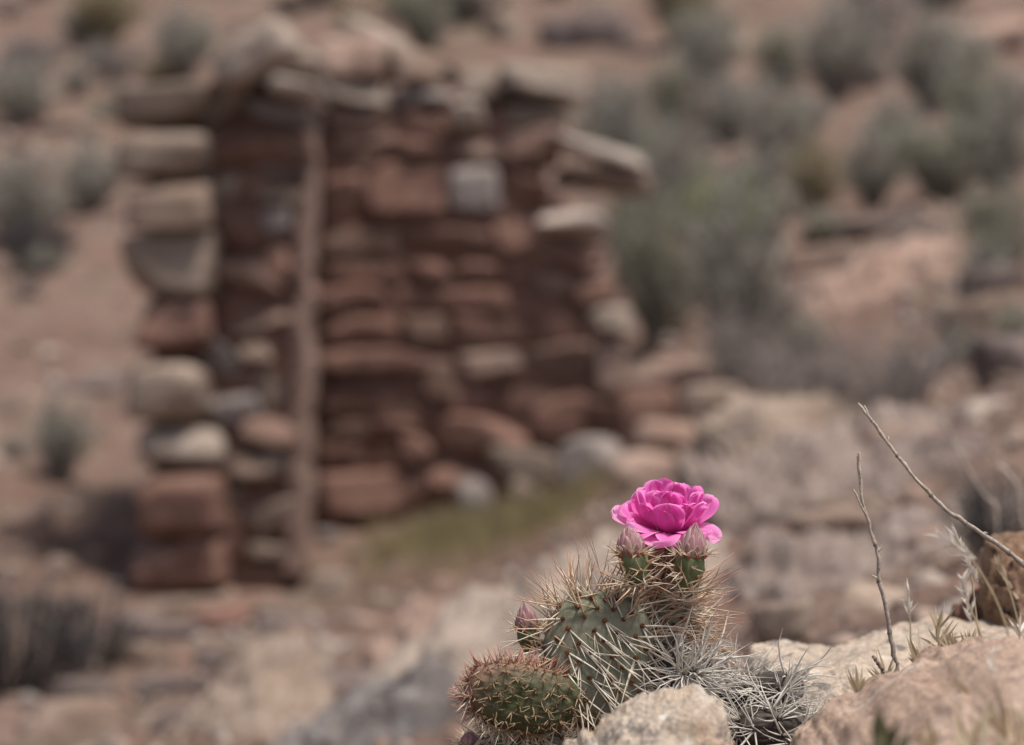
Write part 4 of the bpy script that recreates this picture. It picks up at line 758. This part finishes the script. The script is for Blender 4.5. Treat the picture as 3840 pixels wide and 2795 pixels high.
def bud(bot, top, tip, D, rb, rt, lab, pinkness=.5, spn=1.0, nb=10, open_=0):
    b, t, ti = at(*bot, D), at(*top, D), at(*tip, D); S = K * D; ax = unit(t - b); h = np.linalg.norm(t - b)
    mb = MB(); rads = [rb * S * .6, rb * S * .85, rb * S, (rb + rt) / 2 * S * 1.02, rt * S, rt * S * 1.0, rt * S * .9]
    body_of_rev(mb, b, t, rads, GREENB, 22, GREENB2); V = np.vstack(mb.V); V += (fbm(V * 150, 2) * .0016)[:, None] * np.array([1, .6, .3]); mb.V = [V]
    o = mb.build('flower_bud', M['pad'], cactus); o['label'] = lab
    pm = MB(); ax2 = unit(ti - t + ax * .3 * np.linalg.norm(ti - t)); l2 = np.linalg.norm(ti - t); e1_ = unit(np.cross(ax2, [0, 1, 0])); e2_ = np.cross(ax2, e1_); RT = rt * S
    og = lambda h: RT * (.80 + .12 * math.sin(min(h * 3.1, math.pi))) * max(1 - h ** 1.6, 0) ** .9 + .0004
    for ring, (nn, h0, h1, wa) in enumerate([(4, .15, 1.03, 58), (5, .0, .88, 44), (7, -.06, .66, 32), (8, -.08, .36, 21)]):
        for k in range(nn):
            az0 = 2 * math.pi * k / nn + ring * .63 + cr.uniform(-.12, .12); nt_, ns_ = 12, 9; V_ = np.zeros((nt_, ns_, 3)); C_ = np.zeros((nt_, ns_, 3)); hh1 = h1 * cr.uniform(.93, 1.04)
            for a_ in range(nt_):
                f = a_ / (nt_ - 1); h = h0 + (hh1 - h0) * f; wd = R(wa) * (1 - f ** 2.4) ** .8 + .002
                for b_ in range(ns_):
                    sx = -1 + 2 * b_ / (ns_ - 1); an = az0 + sx * wd; r_ = og(max(h, 0)) * (1 + .02 * ring) + RT * (.025 * ring + .07 * f ** 3 * (ring > 0) - .05 * sx * sx + .05 * (1 - abs(sx)) ** 2)
                    V_[a_, b_] = t + ax2 * h * l2 + (e1_ * math.cos(an) + e2_ * math.sin(an)) * r_
                    ed = min(1, abs(sx) ** 3 * .9 + (f > .9) * .3); inn = np.array([.34, .165, .18]) if ring < 3 else np.array([.24, .12, .1]); gr = max(0, .4 - f) * 1.5
                    C_[a_, b_] = ((inn * (1 - ed) + np.array([.6, .42, .40]) * ed) * (1 - gr) + np.array([.15, .13, .06]) * gr) * (1 + .12 * math.sin(sx * 17 + k))
            pm.add(V_.reshape(-1, 3), [[a_ * ns_ + b_, a_ * ns_ + b_ + 1, (a_ + 1) * ns_ + b_ + 1, (a_ + 1) * ns_ + b_] for a_ in range(nt_ - 1) for b_ in range(ns_ - 1)], C_.reshape(-1, 3))
    pm.build('bud_petals', M['bud'], o)
    sp, ar = MB(), MB()
    for k in range(int(nb * 1.9)):        # red leaf nubs and spines round the rim and down the sides
        rim = k < nb; az = 2 * np.pi * k / nb + cr.uniform(-.2, .2) if rim else cr.uniform(-3.3, .2); f = .97 if rim else cr.uniform(.3, .85); r = np.interp(f, np.linspace(0, 1, 7), rads)
        n = np.array([math.cos(az), math.sin(az), 0]); p = b + (t - b) * f + n * r; v, ff = ico(1)
        ar.add(p + v * (.0015 if rim else .001) * np.array([.8, .8, 1.4]) + n * .0004, ff, (.40, .10, .08) if rim else (.33, .17, .11))
        for j in range(int(cr.randint(5, 9) * spn) if rim else 3): spine(sp, p, n * .9 + np.array([0, 0, .45 if rim else .15]) + cr.normal(size=3) * .45, cr.uniform(.004, .014), .0003, SP_TAN if cr.rand() < .6 else SP_WHITE, SP_RED if cr.rand() < .3 else SP_WHITE)
    ar.build('areoles', M['areole'], o); sp.build('spines', M['spine'], o)
bud(C1(1125, 760), C1(1082, 560), C1(1062, 408), 1.402, 44, 56, 'left closed pink bud on a spiny green fruit below the flower')
bud(C1(1390, 810), C1(1422, 570), C1(1445, 398), 1.402, 42, 56, 'right closed pink bud on a tall green fruit below the flower')
bud(C1(520, 1130), C1(492, 985), C1(478, 838), 1.43, 34, 42, 'slender purple-pink bud behind the left edge of the front pad', nb=8)
bud(C1(205, 1440), C1(180, 1370), C1(168, 1285), 1.38, 26, 30, 'small purple bud on the left tip of the dark pad', nb=7)
bud(C1(190, 1720), C1(168, 1650), C1(160, 1570), 1.39, 32, 38, 'purple bud at the bottom left edge of the cactus', nb=7)
# flower
FD = 1.43
def flower():
    S = K * FD; org = at(*C3(930, 868), FD); b = at(*C1(1250, 800), FD); mb = MB(); d = org - b
    body_of_rev(mb, b, org + np.array([0, 0, .001]), [.006, .0075, .0082, .0085, .009, .0095, .0095, .007], GREENB, 24, (.075, .085, .03)); o = mb.build('flower', M['pad'], cactus); o['label'] = 'open magenta flower'
    sp, ar = MB(), MB()
    for k in range(44):
        f = cr.uniform(.3, .98); az = cr.uniform(0, 6.28); n = np.array([math.cos(az), math.sin(az), 0]); p = b + d * f + n * .0088; v, ff = ico(1); ar.add(p + v * .0012, ff, (.36, .16, .08))
        for j in range(6): spine(sp, p, n + np.array([0, 0, .4]) + cr.normal(size=3) * .5, cr.uniform(.005, .015), .0003, SP_TAN, SP_RED if cr.rand() < .5 else SP_WHITE)
    ar.build('areoles', M['areole'], o); sp.build('spines', M['spine'], o)
    DEEP, MAG, PALE = np.array([.72, .012, .36]), np.array([.95, .12, .63]), np.array([.93, .58, .80])
    def cols(pale, edge=.5, seed=0):
        def f(t, s):
            base = DEEP * (1 - min(t * 1.7, 1)) + MAG * min(t * 1.7, 1); vein = (.05 * math.sin(s * 26 + seed) + .04 * math.sin(s * 47 + seed * 2)) * (.3 + t)
            w = pale * (.35 + .65 * t) + edge * (max(0, abs(s) - .82) * 3.2 + max(0, t - .9) * 5.5 * .6)
            w = min(max(w + vein, 0), 1); return base * (1 - w) + PALE * w
        return f
    roll_ = lambda az: -34 * max(0, math.cos(R(az - 184))) ** 2 if abs(az - 184) < 26 else (34 * max(0, math.cos(R(az))) ** 2 if -20 < az < 20 else 0)
    P = []   # az, length cm, width cm, e0, e1, cup, paleness
    P += [(a, l, w, e0, 86, .2, .22) for a, l, w, e0 in ((36, 3.55, 1.6, 40), (58, 3.75, 1.7, 46), (80, 3.7, 1.7, 50), (100, 3.65, 1.7, 50), (122, 3.8, 1.7, 46), (146, 3.6, 1.7, 40))]
    P += [(a, l, w, e0, e1, .3, pl) for a, l, w, e0, e1, pl in ((170, 3.3, 1.8, 34, 84, .2), (204, 3.25, 1.8, 36, 88, .2), (228, 3.2, 1.8, 42, 92, .16), (254, 3.1, 1.8, 46, 95, .14), (278, 3.15, 1.7, 46, 95, .1), (302, 2.85, 1.2, 46, 95, .12), (326, 3.15, 1.7, 40, 90, .14), (350, 3.3, 1.6, 36, 86, .18), (14, 3.35, 1.1, 48, 76, .25))]
    P += [(268, 2.75, 2.1, 22, 92, .34, .1), (296, 2.7, 1.7, 24, 94, .34, .08), (322, 2.7, 1.7, 24, 86, .35, .16), (212, 2.7, 1.9, 22, 80, .34, .18)]
    P += [(238, 2.4, 2.3, 14, 84, .34, .14)]
    P += [(184, 3.25, 2.0, 24, 56, .4, .3), (4, 3.55, 1.7, 32, 52, .4, .32), (338, 2.9, 1.7, 26, 66, .4, .28)]
    P += [(187, 3.45, 2.2, 20, 24, .35, .6), (206, 2.9, 2.1, 14, 18, .35, .42), (-16, 3.0, 1.8, 26, -40, .2, .6), (-116, 2.7, 2.8, 10, -36, .1, .45), (-146, 2.6, 2.4, 8, -18, .2, .4), (-82, 2.5, 2.4, 8, -42, .1, .42), (-50, 2.6, 2.2, 8, -16, .2, .4), (70, 2.9, 2.2, 10, -20, .2, .4), (115, 2.9, 2.2, 10, -20, .2, .4)]
    for i, (az, l, w, e0, e1, cup, pale) in enumerate(P):
        pm = MB(); petal_mesh(pm, org + np.array([0, 0, .0005 * (i % 5)]), az + cr.uniform(-5, 5), l * cr.uniform(.96, 1.04) / 108, w / 100, e0, e1, cup, .004, cols(pale + cr.uniform(-.02, .14), .7, i), 26, 21, notch=.05 if i % 2 else .09, mucro=0, basew=.34, maxt=.66, wav=.0009, twist=roll_(az))
        pm.build('petal', M['petal'], o)
    st = MB(); v, ff = ico(1)
    for k in range(70):
        az = cr.uniform(0, 6.28); e = np.array([math.cos(az) * .35, math.sin(az) * .35, 1]) + cr.normal(size=3) * .15; q = org + unit(e) * cr.uniform(.011, .017); tube(st, [org, (org + q) / 2 + cr.normal(size=3) * .0006, q], .00022, 4, (.55, .4, .12)); st.add(q + v * .0007, ff, (.7, .5, .12))
    st.build('stamens', M['areole'], o)
flower()
# the grey dead cactus beside it
bd = at(*C2(310, 1640), 1.44); dead = tag(empty('dead_cactus', (bd[0], bd[1], gz(bd[0], bd[1]))), 'dead grey prickly pear pads bristling with white spines beside the slab rock', 'cactus')
dead_pad(dead, *C2(330, 1400), 1.46, 105, 70, 'upper withered pad', 13, .032)
dead_pad(dead, *C2(300, 1580), 1.42, 150, 95, 'lower withered pad', 18, .036)
dead_pad(dead, *C2(130, 1420), 1.47, 90, 70, 'withered pad nearest the living cactus', 12, .032)
# ------------------------------------------------------------------ twigs and dry grass
TW0, TW1 = (.26, .22, .19), (.44, .37, .30)
def twig(pts, D, r0, r1, label, branches=(), name='twig', D1=None, c0=TW0, c1=TW1, to_ground=True):
    D1 = D if D1 is None else D1; mb = MB(); n = len(pts); Q = [at(*C2(*p), D + (D1 - D) * i / (n - 1)) for i, p in enumerate(pts)]
    if to_ground: g = gz(Q[0][0], Q[0][1]); Q = [np.array([Q[0][0] - .002, Q[0][1], min(g, Q[0][2] - .01) - .005])] + Q
    P = spline(Q, 40); P[1:-1] += cr.normal(size=(38, 3)) * .00025; rr = np.linspace(r0, r1, 40) * (1 + .14 * cr.normal(size=40)); tube(mb, P, rr, 8, c0, c1)
    for bp, br in branches: Qb = [at(*C2(*p), D + (D1 - D) * .7) for p in bp]; tube(mb, spline(Qb, 8), np.linspace(br, br * .6, 8), 7, np.array(c1) * .9, c1)
    v, f = ico(1); mb.add(P[-1] + v * r1 * .9, f, c1)
    for i in range(5, 38, 6): mb.add(P[i] + v * rr[i] * np.array([1.25, 1.25, 1.5]), f, np.array(c0) * .8)
    o = mb.build(name, M['twig'], loc=P[0]); return tag(o, label, 'twig')
twig([(885, 1335), (868, 1240), (850, 1150), (825, 985), (797, 880), (794, 765), (770, 700), (737, 592), (719, 500), (712, 400), (709, 318)], 1.41, .00155, .00085, 'upright grey dry twig standing before the cream slab rock',
     [([(737, 592), (712, 545), (698, 510), (682, 482)], .0008), ([(796, 762), (808, 748), (811, 734)], .0011), ([(795, 888), (782, 882), (766, 874)], .0007), ([(716, 470), (703, 390), (700, 330)], .0006)])
twig([(1700, 1060), (1580, 930), (1470, 832), (1390, 765), (1300, 702), (1210, 640), (1115, 585), (1050, 520), (1000, 470), (920, 372), (835, 265), (790, 200), (750, 145), (706, 92)], 1.43, .0017, .00085, 'long leaning dry twig rising from the right edge over the crag',
     [([(752, 150), (742, 120), (730, 98)], .0008), ([(836, 266), (842, 250), (838, 240)], .0009), ([(1290, 700), (1280, 680), (1296, 682)], .0008)], to_ground=True)
twig([(850, 1368), (820, 1320), (795, 1275), (771, 1245)], 1.37, .0011, .0008, 'short dark twig stub beside the foot of the upright twig', c0=(.18, .14, .12), c1=(.3, .23, .18))
twig([(1345, 1160), (1338, 610), (1290, 520), (1230, 430), (1160, 300), (1095, 170)], 2.3, .0014, .0013, 'blurred tan stalk behind the long leaning twig', c0=(.4, .33, .27), c1=(.42, .36, .31))
twig([(1600, 1200), (1500, 760), (1455, 600), (1440, 490), (1400, 420), (1345, 372)], 2.35, .0015, .0018, 'blurred curved straw stalk at the right edge', c0=(.42, .35, .28), c1=(.5, .42, .36))
# small dried plants
ST = [(.52, .42, .28), (.6, .5, .36), (.46, .34, .22)]
def blade(mb, p, d, l, w, c, bend=.25):
    d = unit(d); s = unit(np.cross(d, [cr.normal() * .3, 1, cr.normal() * .3])); b = cr.normal(size=3) * l * bend * .5; pts = [p, p + d * l * .5 + b * .3, p + d * l + b]
    V = np.array([pts[0] - s * w * .5, pts[0] + s * w * .5, pts[1] + s * w * .6, pts[1] - s * w * .6, pts[2]]) + 0; mb.add(V, [[0, 1, 2], [0, 2, 3], [3, 2, 4]], np.array(c) * cr.uniform(.8, 1.2))
def tuft(x, y, D, h, n, label, w=.0014, spread=.45, white=0, stemlen=0):
    p = at(*C2(x, y), D); g = gz(p[0], D); mb = MB()
    tube(mb, [p - np.array([0, 0, .02]), p, p + np.array([cr.normal() * .001, 0, stemlen + .003])], .0004, 4, ST[2])
    for k in range(n):
        q = p + np.array([cr.normal() * .0007, cr.normal() * .0007, stemlen * cr.rand()]); c = ST[cr.randint(3)] if cr.rand() > white else (.74, .68, .6)
        blade(mb, q, np.array([cr.normal() * spread, cr.normal() * spread, 1]), h * cr.uniform(.5, 1.1), w, c)
    return tag(mb.build('dry_plant', M['straw'], loc=p), label, 'dry plant', 'dried seedlings on the slab')
tuft(705, 1420, 1.36, .016, 16, 'straw seedling standing left of the upright twig'); tuft(830, 1375, 1.37, .021, 20, 'wide straw tuft at the foot of the upright twig', spread=.6); tuft(985, 1290, 1.39, .019, 22, 'straw tuft right of the upright twig', spread=.55)
tuft(1072, 1225, 1.46, .019, 18, 'tallest orange straw tuft with spreading bristles on the slab', spread=.75, stemlen=.017); tuft(1095, 1215, 1.46, .012, 9, 'small dark dry seed pod next to the tallest tuft', w=.002, spread=.2); tuft(1140, 1235, 1.44, .014, 18, 'low straw tuft right of the dark seed pod', spread=.6)
tuft(1205, 1215, 1.45, .013, 12, 'thin straw seedling on the crest of the reddish slab', spread=.3); tuft(1240, 1200, 1.45, .009, 9, 'tiny dry seedling beside the thin one on the crest', spread=.4); tuft(1440, 1150, 1.5, .016, 12, 'curled white straw by the foot of the crag', spread=.9, white=.7)
def seed_grass(pts, D, label, head=.02, nh=26, c=(.72, .66, .58), w=.0011):
    mb = MB(); Q = [at(*C2(*p), D) for p in pts]; g = min(gz(Q[0][0], D), Q[0][2]); P = spline(Q, 24); tube(mb, P, np.linspace(.0006, .0003, 24), 5, ST[0], ST[1])
    d0 = unit(P[-1] - P[-5])
    for k in range(nh): t = cr.rand(); q = P[-1] - d0 * head * (1 - t); blade(mb, q, d0 + cr.normal(size=3) * .28, .008 * cr.uniform(.6, 1.4), w, np.array(c) * cr.uniform(.85, 1.1))
    return tag(mb.build('grass_stalk', M['straw'], loc=P[0]), label, 'grass stalk', 'dry grass stalks')
seed_grass([(945, 1200), (943, 1100), (936, 1020), (934, 950)], 1.5, 'short pale grass stalk rising behind the slab right of the twig', .016, 18)
seed_grass([(1300, 1330), (1250, 1100), (1225, 900), (1200, 800), (1150, 690)], 1.33, 'feathery white grass head leaning left below the long twig', .03, 34)
seed_grass([(1360, 1450), (1285, 1200), (1240, 1080), (1200, 980), (1180, 890)], 1.3, 'pale grass head before the rust red rock', .024, 26)
seed_grass([(1410, 1500), (1400, 1200), (1340, 1000), (1250, 840), (1180, 760), (1090, 700)], 1.25, 'long arching grass stalk with a white plume tip', .022, 30)
seed_grass([(1420, 1750), (1380, 1620), (1350, 1420), (1322, 1310)], 1.17, 'blurred white-tipped grass near the lower right corner', .02, 24)
seed_grass([(1330, 1730), (1300, 1520), (1230, 1440), (1180, 1385)], 1.16, 'blurred bent straw leaf left of the white-tipped grass', .03, 16, (.62, .5, .34), .0018)
seed_grass([(1480, 1200), (1440, 1100), (1400, 960), (1360, 860), (1335, 815)], 1.55, 'curved straw leaf in front of the crag', .03, 14, (.6, .48, .34), .0016)
def near_tuft(x, y, D, h, n, label, c=None, sp=.3, w=.0022):
    p = at(*C2(x, y), D); mb = MB()
    for k in range(n): blade(mb, p + np.array([cr.normal() * (.012 if n > 10 else .002), cr.normal() * .01, 0]), np.array([cr.normal() * sp, cr.normal() * sp, 1]), h * cr.uniform(.5, 1.1), w * cr.uniform(.6, 1.3), c or ST[cr.randint(3)])
    return tag(mb.build('dry_grass_tuft', M['straw'], loc=p), label, 'grass tuft', 'blurred grass tufts in the lower right')
near_tuft(1430, 1680, 1.08, .034, 20, 'blurred straw tuft in the lower right corner', sp=.45); near_tuft(1260, 1720, 1.07, .034, 12, 'loose blurred straw tuft left of the corner tuft', sp=.4); near_tuft(1020, 1720, 1.0, .016, 9, 'low blurred tan stub at the bottom edge'); near_tuft(845, 1700, 0.98, .02, 5, 'blurred dark olive stub at the bottom edge', (.12, .11, .06), .12, .004)
for o in bpy.data.objects:
    if '_o' in o.keys(): del o['_o']
